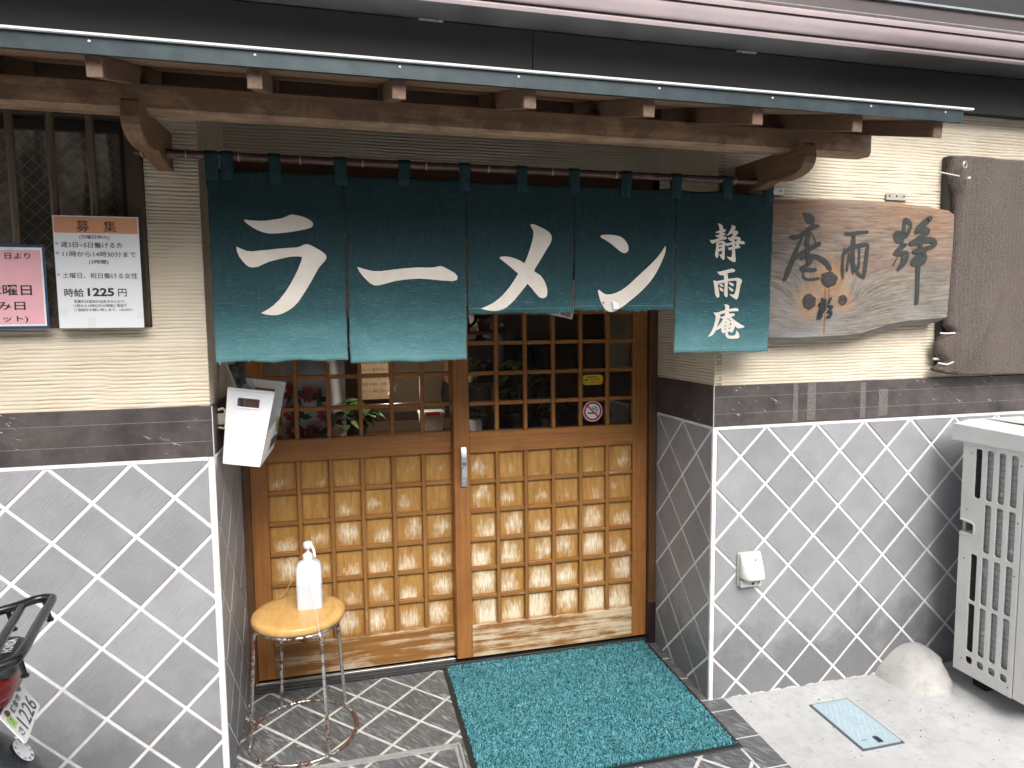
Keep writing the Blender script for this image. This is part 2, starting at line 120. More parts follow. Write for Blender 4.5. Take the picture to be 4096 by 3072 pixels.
BRUSH={'an': [[(0.3054,1.83,0.0052),(0.3176,1.8217,0.0104),(0.3281,1.8133,0.0147),(0.3388,1.8034,0.0121),(0.3424,1.7977,0.0052)],[(0.2502,1.7492,0.0034),(0.2604,1.7465,0.0068),(0.2824,1.7484,0.0068),(0.306,1.7591,0.0077),(0.326,1.7755,0.0078),(0.3462,1.7862,0.0069),(0.3668,1.7887,0.0038)],[(0.2979,1.743,0.0034),(0.2803,1.7078,0.006),(0.2644,1.6727,0.0076),(0.2486,1.6347,0.0084),(0.2359,1.6055,0.0076),(0.2278,1.5923,0.0037)],[(0.2452,1.6317,0.0051),(0.2646,1.664,0.0059),(0.2913,1.6847,0.0068),(0.3216,1.6998,0.0077),(0.3486,1.7148,0.0078),(0.3725,1.724,0.0061)],[(0.3741,1.7285,0.0035),(0.3585,1.7296,0.0021),(0.3512,1.7426,0.0017),(0.3403,1.7584,0.0017),(0.3315,1.7626,0.0052),(0.3235,1.7464,0.0078),(0.3201,1.726,0.0069),(0.3249,1.7027,0.006),(0.3259,1.6735,0.0055),(0.3267,1.6501,0.0048)],[(0.2934,1.6702,0.0026),(0.3224,1.6749,0.0052),(0.3399,1.6679,0.006),(0.33,1.6531,0.006),(0.3064,1.6397,0.006),(0.2963,1.6337,0.0051),(0.317,1.631,0.006),(0.3584,1.6314,0.0052)],[(0.2951,1.6702,0.0043),(0.3223,1.6779,0.006),(0.3568,1.6784,0.0073),(0.3849,1.6685,0.0078),(0.4064,1.654,0.0079),(0.421,1.6364,0.0067)],[(0.3086,1.625,0.0027),(0.3074,1.6089,0.0031),(0.318,1.5987,0.0038),(0.3423,1.5959,0.0038),(0.3734,1.6005,0.0038)]],'ame': [[(0.4832,1.764,0.005),(0.508,1.7636,0.0058),(0.5435,1.7689,0.0058),(0.5793,1.7718,0.0051)],[(0.519,1.7559,0.0069),(0.5183,1.7298,0.009),(0.5177,1.7,0.0081),(0.5207,1.6703,0.0068),(0.5235,1.6464,0.0054),(0.5228,1.618,0.0025)],[(0.4816,1.7128,0.0018),(0.4772,1.6905,0.0045),(0.4749,1.6578,0.0053),(0.4761,1.628,0.0057),(0.4782,1.6012,0.0025)],[(0.474,1.6815,0.0036),(0.4927,1.7026,0.0072),(0.5207,1.7149,0.0068),(0.5526,1.723,0.0069),(0.5814,1.7235,0.0064),(0.579,1.695,0.0064),(0.5769,1.659,0.0064),(0.5728,1.6289,0.0069),(0.5684,1.6048,0.0054)],[(0.5003,1.6908,0.0029),(0.4994,1.667,0.0047),(0.4938,1.6297,0.0043)],[(0.5041,1.6849,0.0022),(0.5125,1.6523,0.0032),(0.5207,1.6255,0.0032)],[(0.5459,1.7124,0.004),(0.5466,1.6766,0.004),(0.5446,1.6392,0.0047)],[(0.5231,1.6554,0.0054),(0.5348,1.6316,0.0058),(0.5499,1.6152,0.0054),(0.5702,1.6048,0.0044)]],'shizu': [[(0.7427,1.7743,0.0066),(0.743,1.7967,0.0074),(0.7462,1.8202,0.0074),(0.7625,1.8136,0.0082),(0.7731,1.8045,0.006),(0.7682,1.7855,0.0067),(0.7533,1.764,0.0089),(0.7272,1.7657,0.0118),(0.7069,1.7676,0.0088),(0.7062,1.7535,0.0073),(0.7196,1.7432,0.0081),(0.7363,1.7565,0.0088),(0.7532,1.7663,0.0074)],[(0.7355,1.7447,0.0066),(0.7364,1.7259,0.0074)],[(0.7522,1.7285,0.0059),(0.7325,1.7164,0.0088),(0.7103,1.6983,0.008),(0.7048,1.6923,0.0051),(0.7278,1.6939,0.0073),(0.7566,1.699,0.0066),(0.7629,1.6885,0.0067),(0.7552,1.6694,0.0089),(0.7385,1.6526,0.0088),(0.7247,1.6382,0.0066)],[(0.7197,1.6831,0.0018),(0.7089,1.6664,0.002),(0.7001,1.6509,0.0029)],[(0.7397,1.6881,0.0037),(0.7407,1.6668,0.0059)],[(0.8598,1.8293,0.0084),(0.8357,1.8108,0.0113),(0.8104,1.7889,0.0105),(0.7979,1.7756,0.0067),(0.8196,1.782,0.006),(0.8459,1.7862,0.0091),(0.855,1.7805,0.0076),(0.8322,1.7657,0.009),(0.801,1.7437,0.0097),(0.7724,1.7325,0.0074),(0.8012,1.7401,0.009),(0.8391,1.7468,0.0091),(0.8716,1.7487,0.0091),(0.887,1.7382,0.0091),(0.8787,1.7261,0.0068),(0.8496,1.7172,0.006),(0.8205,1.7084,0.0075),(0.7943,1.7044,0.0075)],[(0.8208,1.7298,0.0083),(0.8234,1.7084,0.009),(0.8186,1.6893,0.012),(0.7959,1.6723,0.0089),(0.7876,1.6626,0.0089),(0.8113,1.6582,0.009),(0.8375,1.6657,0.0075),(0.8455,1.6825,0.0075),(0.8387,1.6991,0.0075),(0.8265,1.7061,0.0075)],[(0.8143,1.6582,0.009),(0.8148,1.6199,0.0087),(0.8152,1.584,0.0078),(0.8156,1.5479,0.0078),(0.8145,1.5118,0.0078)],[(0.7991,1.6676,0.0075),(0.8248,1.6822,0.0075)]],'sig': [[(0.3899,1.5265,0.0035),(0.3974,1.5146,0.0049),(0.3873,1.5027,0.0052),(0.3767,1.5057,0.0035)],[(0.3937,1.5175,0.0049),(0.3912,1.4907,0.0049),(0.3886,1.4639,0.0045),(0.382,1.452,0.0024)],[(0.3857,1.4967,0.0035),(0.3778,1.4729,0.0038),(0.374,1.4526,0.0028)],[(0.4041,1.5235,0.0031),(0.4015,1.4967,0.0038),(0.3918,1.4728,0.0038)],[(0.4268,1.5279,0.0035),(0.4186,1.5115,0.0039)],[(0.4137,1.4996,0.0035),(0.4332,1.4965,0.0042),(0.4231,1.4846,0.0042),(0.4145,1.4787,0.0035),(0.4305,1.4756,0.0042),(0.4239,1.4606,0.0042),(0.4116,1.4607,0.0028)],[(0.3801,1.5086,0.0035),(0.4044,1.5145,0.0035)],[(0.3846,1.4788,0.0031),(0.4053,1.4877,0.0031)]]}
KNOTS=[(0.417,1.597,0.044,0.035),(0.336,1.515,0.035,0.033),(0.481,1.521,0.025,0.024)]
# ------------------------------------------------------------------ geometry helpers
class MB:
    def __init__(s): s.v = []; s.f = []
    def add(s, v, f):
        b = len(s.v); s.v += [tuple(p) for p in v]; s.f += [tuple(i+b for i in q) for q in f]; return s
    def box(s, x0, x1, y0, y1, z0, z1, bev=0.0):
        if bev <= 0:
            return s.add([(x0,y0,z0),(x1,y0,z0),(x1,y1,z0),(x0,y1,z0),(x0,y0,z1),(x1,y0,z1),(x1,y1,z1),(x0,y1,z1)],
                         [(3,2,1,0),(4,5,6,7),(0,1,5,4),(1,2,6,5),(2,3,7,6),(3,0,4,7)])
        bm = bmesh.new(); bmesh.ops.create_cube(bm, size=1)
        for q in bm.verts: q.co = Vector(((x0+x1)/2+q.co.x*(x1-x0), (y0+y1)/2+q.co.y*(y1-y0), (z0+z1)/2+q.co.z*(z1-z0)))
        bmesh.ops.bevel(bm, geom=bm.edges[:], offset=bev, segments=1, affect='EDGES', profile=.5)
        return s.frombm(bm)
    def frombm(s, bm, mat=None):
        bm.verts.index_update(); s.add([(mat @ q.co) if mat else q.co for q in bm.verts], [[w.index for w in f.verts] for f in bm.faces]); bm.free(); return s
    def prism(s, poly, fn, t, inset=0.0):
        """2D polygon (ccw) -> slab; fn(a,b,h)->xyz; top at h=t, optional chamfer"""
        n = len(poly)
        if inset:
            c = (sum(p[0] for p in poly)/n, sum(p[1] for p in poly)/n); top = []
            for i in range(n):
                a, b, d = Vector(poly[i-1]), Vector(poly[i]), Vector(poly[(i+1) % n])
                e1 = (b-a).normalized(); e2 = (d-b).normalized(); n1 = Vector((-e1.y, e1.x)); n2 = Vector((-e2.y, e2.x))
                m = n1+n2; m = m.normalized() if m.length > 1e-6 else n1
                k = inset/max(.35, m.dot(n1)); top.append(b+m*k)
        else: top = poly
        v = [fn(p[0], p[1], 0) for p in poly]+[fn(p[0], p[1], t*(.55 if inset else 1)) for p in poly]
        f = [(i, (i+1) % n, n+(i+1) % n, n+i) for i in range(n)]
        if inset:
            v += [fn(p[0], p[1], t) for p in top]; f += [(n+i, n+(i+1) % n, 2*n+(i+1) % n, 2*n+i) for i in range(n)]; f.append(tuple(range(2*n, 3*n)))
        else: f.append(tuple(range(n, 2*n)))
        f.append(tuple(reversed(range(n))))
        return s.add(v, f)
    def tube(s, pts, r, n=8, closed=False, caps=True):
        pts = [Vector(p) for p in pts]; m = len(pts); rr = r if isinstance(r, (list, tuple)) else [r]*m
        rings = []; up = None
        for i, p in enumerate(pts):
            a = pts[i-1] if (i or closed) else p; b = pts[(i+1) % m] if (i < m-1 or closed) else p
            t = (b-a).normalized()
            if up is None: up = t.orthogonal().normalized()
            else: up = (up-t*up.dot(t)); up = up.normalized() if up.length > 1e-6 else t.orthogonal().normalized()
            w = t.cross(up); rings.append([p+(up*math.cos(2*math.pi*k/n)+w*math.sin(2*math.pi*k/n))*rr[i] for k in range(n)])
        f = []
        for i in range(m if closed else m-1):
            j = (i+1) % m
            for k in range(n): f.append((i*n+k, i*n+(k+1) % n, j*n+(k+1) % n, j*n+k))
        if not closed and caps: f += [tuple(reversed(range(n))), tuple(range((m-1)*n, m*n))]
        return s.add([q for rg in rings for q in rg], f)
    def lathe(s, prof, c=(0,0,0), n=24, sx=1, sy=1, mat=None):
        v = []; f = []; m = len(prof)
        for r, z in prof:
            for k in range(n):
                a = 2*math.pi*k/n; p = Vector((c[0]+r*sx*math.cos(a), c[1]+r*sy*math.sin(a), c[2]+z)); v.append(mat @ p if mat else p)
        for i in range(m-1):
            for k in range(n): f.append((i*n+k, i*n+(k+1) % n, (i+1)*n+(k+1) % n, (i+1)*n+k))
        f += [tuple(reversed(range(n))), tuple(range((m-1)*n, m*n))]
        return s.add(v, f)
    def grid(s, P):
        """P array (rows, cols, 3)"""
        r, c = P.shape[:2]; b = len(s.v); s.v += [tuple(map(float, q)) for q in P.reshape(-1, 3)]
        s.f += [(b+i*c+j, b+i*c+j+1, b+(i+1)*c+j+1, b+(i+1)*c+j) for i in range(r-1) for j in range(c-1)]; return s
    def build(s, name, mat, parent=None, smooth=False, loc=None, angle=40):
        L = Vector(loc) if loc is not None else (Vector((0,0,0)) if parent is None else None)
        off = Vector((0,0,0))
        q = parent
        while q is not None: off += q.location; q = q.parent
        if loc is not None: off += Vector(loc)
        me = bpy.data.meshes.new(name); me.from_pydata([tuple(Vector(p)-off) for p in s.v], [], s.f)
        if mat: me.materials.append(mat)
        if smooth:
            me.polygons.foreach_set('use_smooth', [True]*len(me.polygons)); me.update()
            if angle < 180: me.set_sharp_from_angle(angle=R(angle))
        me.update()
        o = bpy.data.objects.new(name, me); COL.objects.link(o)
        if parent is not None: o.parent = parent
        o.location = loc if loc is not None else (0, 0, 0)
        return o

def empty(name, loc, label=None, cat=None, group=None):
    o = bpy.data.objects.new(name, None); COL.objects.link(o); o.location = loc; o.empty_display_size = .05
    return tag(o, label, cat, group)
def tag(o, label=None, cat=None, group=None, kind=None):
    if label: o['label'] = label
    if cat: o['category'] = cat
    if group: o['group'] = group
    if kind: o['kind'] = kind
    return o
def inst(o, name, parent, loc):
    c = bpy.data.objects.new(name, o.data); COL.objects.link(c); c.parent = parent; c.location = loc; return c
def curve_mesh(outlines, extrude=0.0, bevel=0.0):
    """filled 2D outlines (holes nest) -> (verts, faces)"""
    cu = bpy.data.curves.new('tmp', 'CURVE'); cu.dimensions = '2D'; cu.fill_mode = 'BOTH'; cu.extrude = extrude
    cu.bevel_depth = bevel; cu.bevel_resolution = 0; cu.resolution_u = 1
    for o in outlines:
        sp = cu.splines.new('POLY'); sp.points.add(len(o)-1); sp.use_cyclic_u = True
        for p, q in zip(sp.points, o): p.co = (q[0], q[1], 0, 1)
    return _eval(cu)
def _eval(cu):
    ob = bpy.data.objects.new('tmp', cu); COL.objects.link(ob)
    dg = bpy.context.evaluated_depsgraph_get(); me = bpy.data.meshes.new_from_object(ob.evaluated_get(dg))
    v = [tuple(p.co) for p in me.vertices]; f = [tuple(p.vertices) for p in me.polygons]
    bpy.data.objects.remove(ob); bpy.data.curves.remove(cu); bpy.data.meshes.remove(me); return v, f
def text_mesh(body, bold=0.0, shear=0.0):
    cu = bpy.data.curves.new('tmp', 'FONT'); cu.body = body; cu.size = 1; cu.offset = bold; cu.shear = shear; cu.resolution_u = 3
    return _eval(cu)
def place_text(name, body, parent, fn, x0, x1, z0, z1, mat, bold=0.0, shear=0.0):
    """fit text into the rectangle; fn(a,b)->xyz"""
    v, f = text_mesh(body, bold, shear)
    if not v: return None
    ax = [p[0] for p in v]; ay = [p[1] for p in v]; mx, Mx, my, My = min(ax), max(ax), min(ay), max(ay)
    mb = MB().add([fn(x0+(p[0]-mx)/(Mx-mx)*(x1-x0), z0+(p[1]-my)/(My-my)*(z1-z0)) for p in v], f)
    return mb.build(name, mat, parent)
def rrect(x0, x1, y0, y1, r, n=5):
    o = []
    for cx, cy, a0 in ((x1-r, y1-r, 0), (x0+r, y1-r, 90), (x0+r, y0+r, 180), (x1-r, y0+r, 270)):
        for k in range(n+1): a = R(a0+90*k/n); o.append((cx+r*math.cos(a), cy+r*math.sin(a)))
    return o
def clip(poly, x0, x1, y0, y1):
    for ax, lim, sg in ((0, x0, 1), (0, x1, -1), (1, y0, 1), (1, y1, -1)):
        out = []
        for i in range(len(poly)):
            a, b = poly[i-1], poly[i]; da = (a[ax]-lim)*sg; db = (b[ax]-lim)*sg
            if (da < 0) != (db < 0):
                t = da/(da-db); out.append((a[0]+(b[0]-a[0])*t, a[1]+(b[1]-a[1])*t))
            if db >= 0: out.append(b)
        poly = out
        if len(poly) < 3: return []
    return poly
def area(p): return .5*sum(p[i-1][0]*p[i][1]-p[i][0]*p[i-1][1] for i in range(len(p)))
D = 0.22
def tiling(parent, fn, rect, org, mat, joint=.0105, t=.0032, name='tile', skip=None):
    a0, a1, b0, b1 = rect; h = D/2-joint/math.sqrt(2); k = 0
    for i in range(int((a0-org[0])/(D/2))-2, int((a1-org[0])/(D/2))+3):
        for j in range(int((b0-org[1])/(D/2))-2, int((b1-org[1])/(D/2))+3):
            if (i+j) % 2 == 0: continue
            cx, cy = org[0]+i*D/2, org[1]+j*D/2
            p = clip([(cx-h, cy), (cx, cy-h), (cx+h, cy), (cx, cy+h)], a0, a1, b0, b1)
            if len(p) < 3: continue
            q = []
            for s in p:
                if not q or (abs(s[0]-q[-1][0])+abs(s[1]-q[-1][1])) > 1e-4: q.append(s)
            if len(q) > 2 and abs(q[0][0]-q[-1][0])+abs(q[0][1]-q[-1][1]) < 1e-4: q.pop()
            if len(q) < 3 or abs(area(q)) < 6e-4: continue
            if skip and skip(cx, cy): continue
            tt = t*(1+random.uniform(-.22, .22)); c = fn(cx, cy, 0)
            mb = MB().prism(q, fn, tt, .0012); off = Vector((0,0,0)); pp = parent
            while pp is not None: off += pp.location; pp = pp.parent
            mb.build(name, mat, parent, loc=tuple(Vector(c)-off)); k += 1
    return k
def noise1(x, seed, n=256):
    g = np.random.default_rng(seed).uniform(-1, 1, n); i = np.floor(x).astype(int); f = x-i; f = f*f*(3-2*f)
    return g[i % n]*(1-f)+g[(i+1) % n]*f
def noise2(x, y, seed, n=128):
    g = np.random.default_rng(seed).uniform(-1, 1, (n, n)); i = np.floor(x).astype(int); j = np.floor(y).astype(int)
    fx = x-i; fy = y-j; fx = fx*fx*(3-2*fx); fy = fy*fy*(3-2*fy)
    a = g[i % n, j % n]*(1-fx)+g[(i+1) % n, j % n]*fx; b = g[i % n, (j+1) % n]*(1-fx)+g[(i+1) % n, (j+1) % n]*fx
    return a*(1-fy)+b*fy
def stucco(fn, u0, u1, v0, v1, seed, pitch=.0115, du=.014, amp=.0038, slant=0.0, warp=1.0):
    """combed plaster sheet: narrow horizontal grooves with breaks and crumbs; fn(u,v,h) on arrays -> (..,3)"""
    nu = max(2, int((u1-u0)/du)); nv = max(2, int((v1-v0)/pitch*6))
    u, v = np.meshgrid(np.linspace(u0, u1, nu+1), np.linspace(v0, v1, nv+1))
    blk = np.floor(u/.37+noise1(v/.09, seed+5)*.6)                       # comb strokes, each a little off the last
    ph = (v+u*slant)/pitch + .35*warp*noise2(u/.16+50, v/.05+50, seed) + .5*warp*noise1(blk*3.7+np.floor(v/.11)*1.3, seed+1) + .12*warp*noise2(u/.03+90, v/.02+90, seed+2)
    fr = ph-np.floor(ph); gw = .13+.07*noise2(u/.05+20, v/.012+20, seed+3)
    g = np.exp(-((fr-.5)/np.maximum(gw, .05))**2)*(.75+.55*noise2(u/.09+10, v/.011+10, seed+4))
    h = -amp*np.clip(g, 0, 1.3)+.0008*noise2(u/.02+5, v/.006+5, seed+6)+.0012*noise2(u/.12+7, v/.09+7, seed+7)
    return fn(u, v, h)
# ------------------------------------------------------------------ materials used by the setting
def m_stucco():
    t = NT('combed_plaster'); v = t.co((1,1,1), 0); n = t.noise(v, 7, 5); n2 = t.noise(v, 160, 3); n3 = t.noise(t.co((1.5,1.5,.5), 0), 3, 4)
    c = t.mix(t.ramp(n, [(.3, 0.), (.75, 1.)]), (.66,.575,.44), (.76,.675,.54))
    c = t.mix(t.ramp(n3, [(.5, 0.), (.8, .35)]), c, (.55,.47,.36))
    t.bump(n2, .25, .0015); return t.set(c, .9, spec=.2)
def m_slate(name, base, streak=0.5, rough=.5, light=None):
    t = NT(name); oi = t.n('ShaderNodeObjectInfo')
    v = t.co((1,1,1), 1); w = t.noise(v, 9, 3); 
    n2 = t.noise(v, 120, 4)
    rp = t.noise(t.co((1,1,.22) if not light else (1,.16,1), 1, rot=(0,.62,0) if not light else (0,0,.6)), 105, 4, .55, .9)
    h = t.math('ADD', t.math('MULTIPLY', w, .35), t.math('ADD', t.math('MULTIPLY', n2, .03), t.math('MULTIPLY', t.ramp(rp, [(.40, 0.), (.60, 1.)]), .8*streak)))
    tone = t.ramp(oi.outputs['Random'], [(0., .90), (1., 1.08)])
    c = t.mix(t.ramp(w, [(.3, 0.), (.7, 1.)]), tuple(x*.9 for x in base), tuple(x*1.08 for x in base))
    if light: c = t.mix(t.ramp(rp, [(.50, 0.), (.68, .8)]), c, light); c = t.mix(t.ramp(rp, [(.32, .6), (.46, 0.)]), c, tuple(x*.5 for x in base))
    c = t.mix(1.0, c, tone, 'MULTIPLY')
    if not light:
        ge = t.n('ShaderNodeNewGeometry'); pz = t.sep(ge.outputs['Position']); mk = t.math('ADD', t.math('MULTIPLY', t.noise(ge.outputs['Position'], 5, 6, .65), 1.0), t.math('MULTIPLY', pz[2], -1.15))
        c = t.mix(t.ramp(mk, [(.14, 0.), (.34, .62)]), c, tuple(x*.45 for x in base))       # splashed dirt near the pavement
    t.bump(h, .75 if light else .42, .004); return t.set(c, t.math('ADD', t.math('MULTIPLY', n2, .25), rough-.12), spec=.45)
def m_grout():
    t = NT('white_joint'); v = t.co((1,1,1), 0); n = t.noise(v, 14, 5); n2 = t.noise(v, 220, 2)
    c = t.mix(t.ramp(n, [(.45, 0.), (.8, 1.)]), (.86,.86,.85), (.62,.61,.58)); t.bump(n2, .2, .001); return t.set(c, .7, spec=.3)
def m_band():
    t = NT('dark_skirting'); v = t.co((1,1,1), 0); n = t.noise(v, 9, 6, .65); n2 = t.noise(v, 60, 6, .7); n3 = t.noise(t.co((.35,.35,1.6), 0, rot=(0,.35,0)), 38, 8, .75)
    c = t.mix(t.ramp(n, [(.3, 0.), (.72, 1.)]), (.045,.038,.037), (.125,.105,.100))
    c = t.mix(t.ramp(n2, [(.52, 0.), (.75, .6)]), c, (.03,.026,.026))
    nk = t.noise(v, 2.2, 2); sc_ = t.math('MULTIPLY', t.ramp(n3, [(.625, 0.), (.64, 1.)]), t.ramp(nk, [(.53, 0.), (.60, 1.)]))
    c = t.mix(sc_, c, (.55,.53,.51)); t.bump(n2, .15, .001)
    return t.set(c, t.ramp(n, [(.3, .38), (.7, .55)]), spec=.5)
def m_concrete(name, a, b, stain=(.30,.28,.26)):
    t = NT(name); v = t.co((1,1,1), 0); n = t.noise(v, 3.2, 7, .62); n2 = t.noise(v, 60, 5, .7); n3 = t.noise(v, 24, 8, .75); n4 = t.noise(v, 240, 2)
    c = t.mix(t.ramp(n, [(.3, 0.), (.7, 1.)]), a, b); c = t.mix(t.ramp(n3, [(.50, 0.), (.72, .6)]), c, stain); c = t.mix(t.ramp(t.noise(v, 1.1, 6, .7), [(.50, 0.), (.72, .35)]), c, stain)
    c = t.mix(t.ramp(n2, [(.66, 0.), (.74, .5)]), c, tuple(x*.6 for x in stain))
    t.bump(t.math('ADD', n2, t.math('MULTIPLY', n4, .6)), .25, .002); return t.set(c, .85, spec=.25)
STUCCO = m_stucco(); GROUT = m_grout(); BAND = m_band()
SLATE = m_slate('wall_slate', (.318,.320,.334), .6); SLATE_F = m_slate('floor_slate', (.120,.125,.128), 1.0, .42, (.30,.31,.31))
CONC = m_concrete('pale_concrete', (.40,.402,.40), (.53,.533,.53), (.27,.268,.26)); MOUND = m_concrete('rough_mortar', (.42,.41,.39), (.56,.55,.525), (.28,.265,.24))
FRAMEW = wood('dark_frame_wood', (.085,.04,.018), (.17,.085,.035), 2, .45)
FRAMEX = wood('dark_header_wood', (.07,.03,.015), (.13,.06,.025), 0, .45)
BLACKM = plain('black_painted_metal', (.0085,.0085,.0087), .6, 0, .25, 12)
SOFF = plain('dark_soffit_metal', (.05,.05,.052), .5, 0, .3, 8)
GUTTER = plain('mauve_gutter_metal', (.40,.325,.33), .32, 0.0, .08, 6)
GROOVE = plain('dark_gutter_groove', (.05,.035,.037), .5)
BROWNM = plain('brown_eave_metal', (.05,.032,.03), .4)
ALU = plain('brushed_aluminium', (.62,.62,.61), .32, 1.0, .1, 60)
RUBBER = plain('black_rubber', (.018,.019,.02), .55, 0, .2, 40)
INWALL = plain('interior_plaster', (.45,.34,.23), .85); INFLOOR = plain('interior_floor', (.05,.045,.04), .6)

def gz(y): return .03*y-.004
# ------------------------------------------------------------------ ground
g = MB().add([(-30,-40,gz(-40)),(30,-40,gz(-40)),(30,.06,gz(.06)),(-30,.06,gz(.06))], [(0,1,2,3)]).build('ground', CONC)
tag(g, 'pale grey concrete pavement in front of the restaurant', kind='structure')
# entry floor: grout bed with slate tiles, each a piece of its own
ef = MB().prism([(-1.72,-.62),(.058,-.62),(.058,-.002),(-.002,-.002),(-.002,.53),(-1.72,.53)], lambda a,b,h: (a,b,gz(b)-.012+h), .016).build('entry_floor', plain('grey_floor_joint', (.55,.54,.51), .8, 0, .2, 30))
tag(ef, 'slate tiled entrance floor with diagonal pale joints', kind='structure')
def ffn(a,b,h): return (a, b, gz(b)+.0042+h)
HX, HY = -.972, -.016      # corner of the floor hatch frame
tiling(ef, ffn, (-1.712,-.052,-.61,.478), (-1.2,.253), SLATE_F, .012, .0026, skip=None)
for k in range(5):
    y1 = -.002-.0-.158*k if k else -.008; y0 = -.0745-.159*(k) ; y1 = -.0825-.159*(k-1) if k else -.008
    MB().prism([(-.041,y0),(.0555,y0),(.0555,y1),(-.041,y1)], ffn, .003, .0012).build('border_tile', SLATE_F, ef, loc=(0,(y0+y1)/2,0))
for k in range(3):
    y0 = .0+.16*k; y1 = y0+.15
    MB().prism([(-.041,y0),(-.004,y0),(-.004,y1),(-.041,y1)], ffn, .003, .0012).build('border_tile', SLATE_F, ef, loc=(0,y0,0))

# ------------------------------------------------------------------ restaurant building
B = empty('restaurant_building', (-.85, 0, 0), 'restaurant front of combed cream plaster over grey slate diamond tiles', 'building')
yL, xL, ZB0, ZB1, ZT, YD = -.044, -1.715, 1.056, 1.211, 2.26, .46
S = lambda f: f
# combed plaster
WX0, WX1, WZ0, WZ1 = -3.0, -1.86, 1.447, 2.075                     # left window opening
mb = MB()
fl = lambda u,v,h: np.stack([u, yL-h, v], -1)
mb.grid(stucco(fl, -3.3, xL, ZB1, WZ0, 1, .0112, warp=.7)); mb.grid(stucco(fl, WX1, xL, WZ0, ZT, 2, .0108, warp=.7)); mb.grid(stucco(fl, -3.3, WX1, WZ1, ZT, 3)); mb.grid(stucco(fl, -3.3, WX0, WZ0, WZ1, 4))
mb.build('plaster_wall', STUCCO, B, True, angle=180)
fr = lambda u,v,h: np.stack([u, 0-h, v], -1)
MB().grid(stucco(fr, 0, 2.5, ZB1, ZT, 5, .0119, warp=.35)).build('plaster_wall', STUCCO, B, True, angle=180)
MB().grid(stucco(lambda u,v,h: np.stack([0-h, u, v], -1), 0, .50, ZB1, ZT+.16, 6, .0118, warp=.5)).build('plaster_reveal', STUCCO, B, True, angle=180)
MB().grid(stucco(lambda u,v,h: np.stack([xL+h, u, v], -1), yL, .50, ZB1, ZT+.16, 7, .0118, slant=.3)).build('plaster_reveal', STUCCO, B, True, angle=180)
MB().grid(stucco(lambda u,v,h: np.stack([u, YD-h, v], -1), xL, 0, 2.062, ZT+.16, 8, .0118, warp=.35)).build('plaster_lintel', STUCCO, B, True, angle=180)
MB().box(.0022,.03,.0022,.03,ZB1,ZT).build('plaster_corner', STUCCO, B); MB().box(xL-.03,xL-.0022,yL+.0022,.0,ZB1,ZT).build('plaster_corner', STUCCO, B)
# skirting band: front faces and reveal faces
def band(pts):
    return MB().box(*pts, bev=.0015).build('skirting_band', BAND, B)
band((-3.3, xL+.004, yL-.006, yL+.01, ZB0+.002, ZB1)); band((-.004, 2.5, -.006, .01, ZB0+.002, ZB1))
band((xL-.01, xL+.004, yL+.0105, .47, ZB0+.002, ZB1)); band((-.0043, .01, .0105, .47, ZB0+.002, ZB1))
RESID = NT('tape_residue'); _v = RESID.co((1,1,1), 0); _n = RESID.noise(_v, 330, 3, .7); RESID = RESID.set(RESID.mix(RESID.ramp(_n, [(.44, 0.), (.56, 1.)]), (.085,.072,.068), (.21,.195,.185)), .7)
for a, b, z0, z1 in ((.332,.354,1.062,1.211),(.395,.433,1.066,1.209),(.637,.662,1.064,1.205),(.723,.766,1.068,1.175)): MB().box(a,b,-.0066,-.0061,z0,z1).build('tape_residue', RESID, B)
WIRE = plain('pale_bead_line', (.24,.215,.21), .6)
for x0, x1, y in ((-3.3, xL+.002, yL-.0063), (-.002, 2.5, -.0063)):
    for z in (1.168, 1.105):
        w = MB().box(x0, x1, y-.0004, y+.0006, z-.0007, z+.0007).build('bead_line', WIRE, B)
        for k in range(int((x1-x0)/.24)):
            x = x0+.12+k*.24
            MB().lathe([(.0028,0),(.002,.0012)], n=8, mat=Matrix.Translation((x, y-.0005, z)) @ Matrix.Rotation(R(90),4,'X')).build('nail_head', BAND, w)
# tile faces
def face(name, rect, org, fn, slab):
    s = MB().box(*slab).build(name, GROUT, B)
    tiling(s, fn, rect, org, SLATE); return s
face('tiled_wall', (-3.3, xL-.014, 0, ZB0-.012), (xL, 1.049), lambda a,b,h: (a, yL-.001-h, b), (-3.3, xL+.001, yL-.001, yL+.02, -.1, ZB0+.002))
face('tiled_wall', (.014, 1.95, -.02, ZB0-.012), (.004, 1.05), lambda a,b,h: (a, -.001-h, b), (-.001, 2.5, -.001, .02, -.1, ZB0+.002))
face('tiled_reveal', (.008, .452, -.02, ZB0-.010), (.006, 1.05), lambda a,b,h: (-.001-h, a, b), (-.001, .02, .0205, .49, -.1, ZB0+.002))
face('tiled_reveal', (yL+.008, .50, -.02, ZB0-.010), (.006, 1.05), lambda a,b,h: (xL+.001+h, a, b), (xL-.02, xL+.001, yL+.0205, .52, -.1, ZB0+.002))
# white corner beads and top joint
for x0, x1, y0, y1 in ((-.0035,.011,-.0050,.001), (-.0036,.001,.0012,.0075)):
    pass
MB().box(-.0048,.0115,-.0050,.0075,-.08,ZB0+.0,.002).build('corner_bead', GROUT, B)
MB().box(xL-.0115,xL+.0048,yL-.0050,yL+.0075,-.08,ZB0+.0,.002).build('corner_bead', GROUT, B)
MB().box(.012,2.5,-.0035,.001,ZB0-.010,ZB0+.0015).build('top_joint', GROUT, B); MB().box(-3.3,xL-.012,yL-.0035,yL+.001,ZB0-.010,ZB0+.0015).build('top_joint', GROUT, B)
MB().box(-.0035,.0005,.0078,.455,ZB0-.008,ZB0+.0015).build('top_joint', GROUT, B); MB().box(xL-.0005,xL+.0035,yL+.0078,.5,ZB0-.008,ZB0+.0015).build('top_joint', GROUT, B)
EDGE = plain('pale_edge_line', (.62,.60,.57), .6)
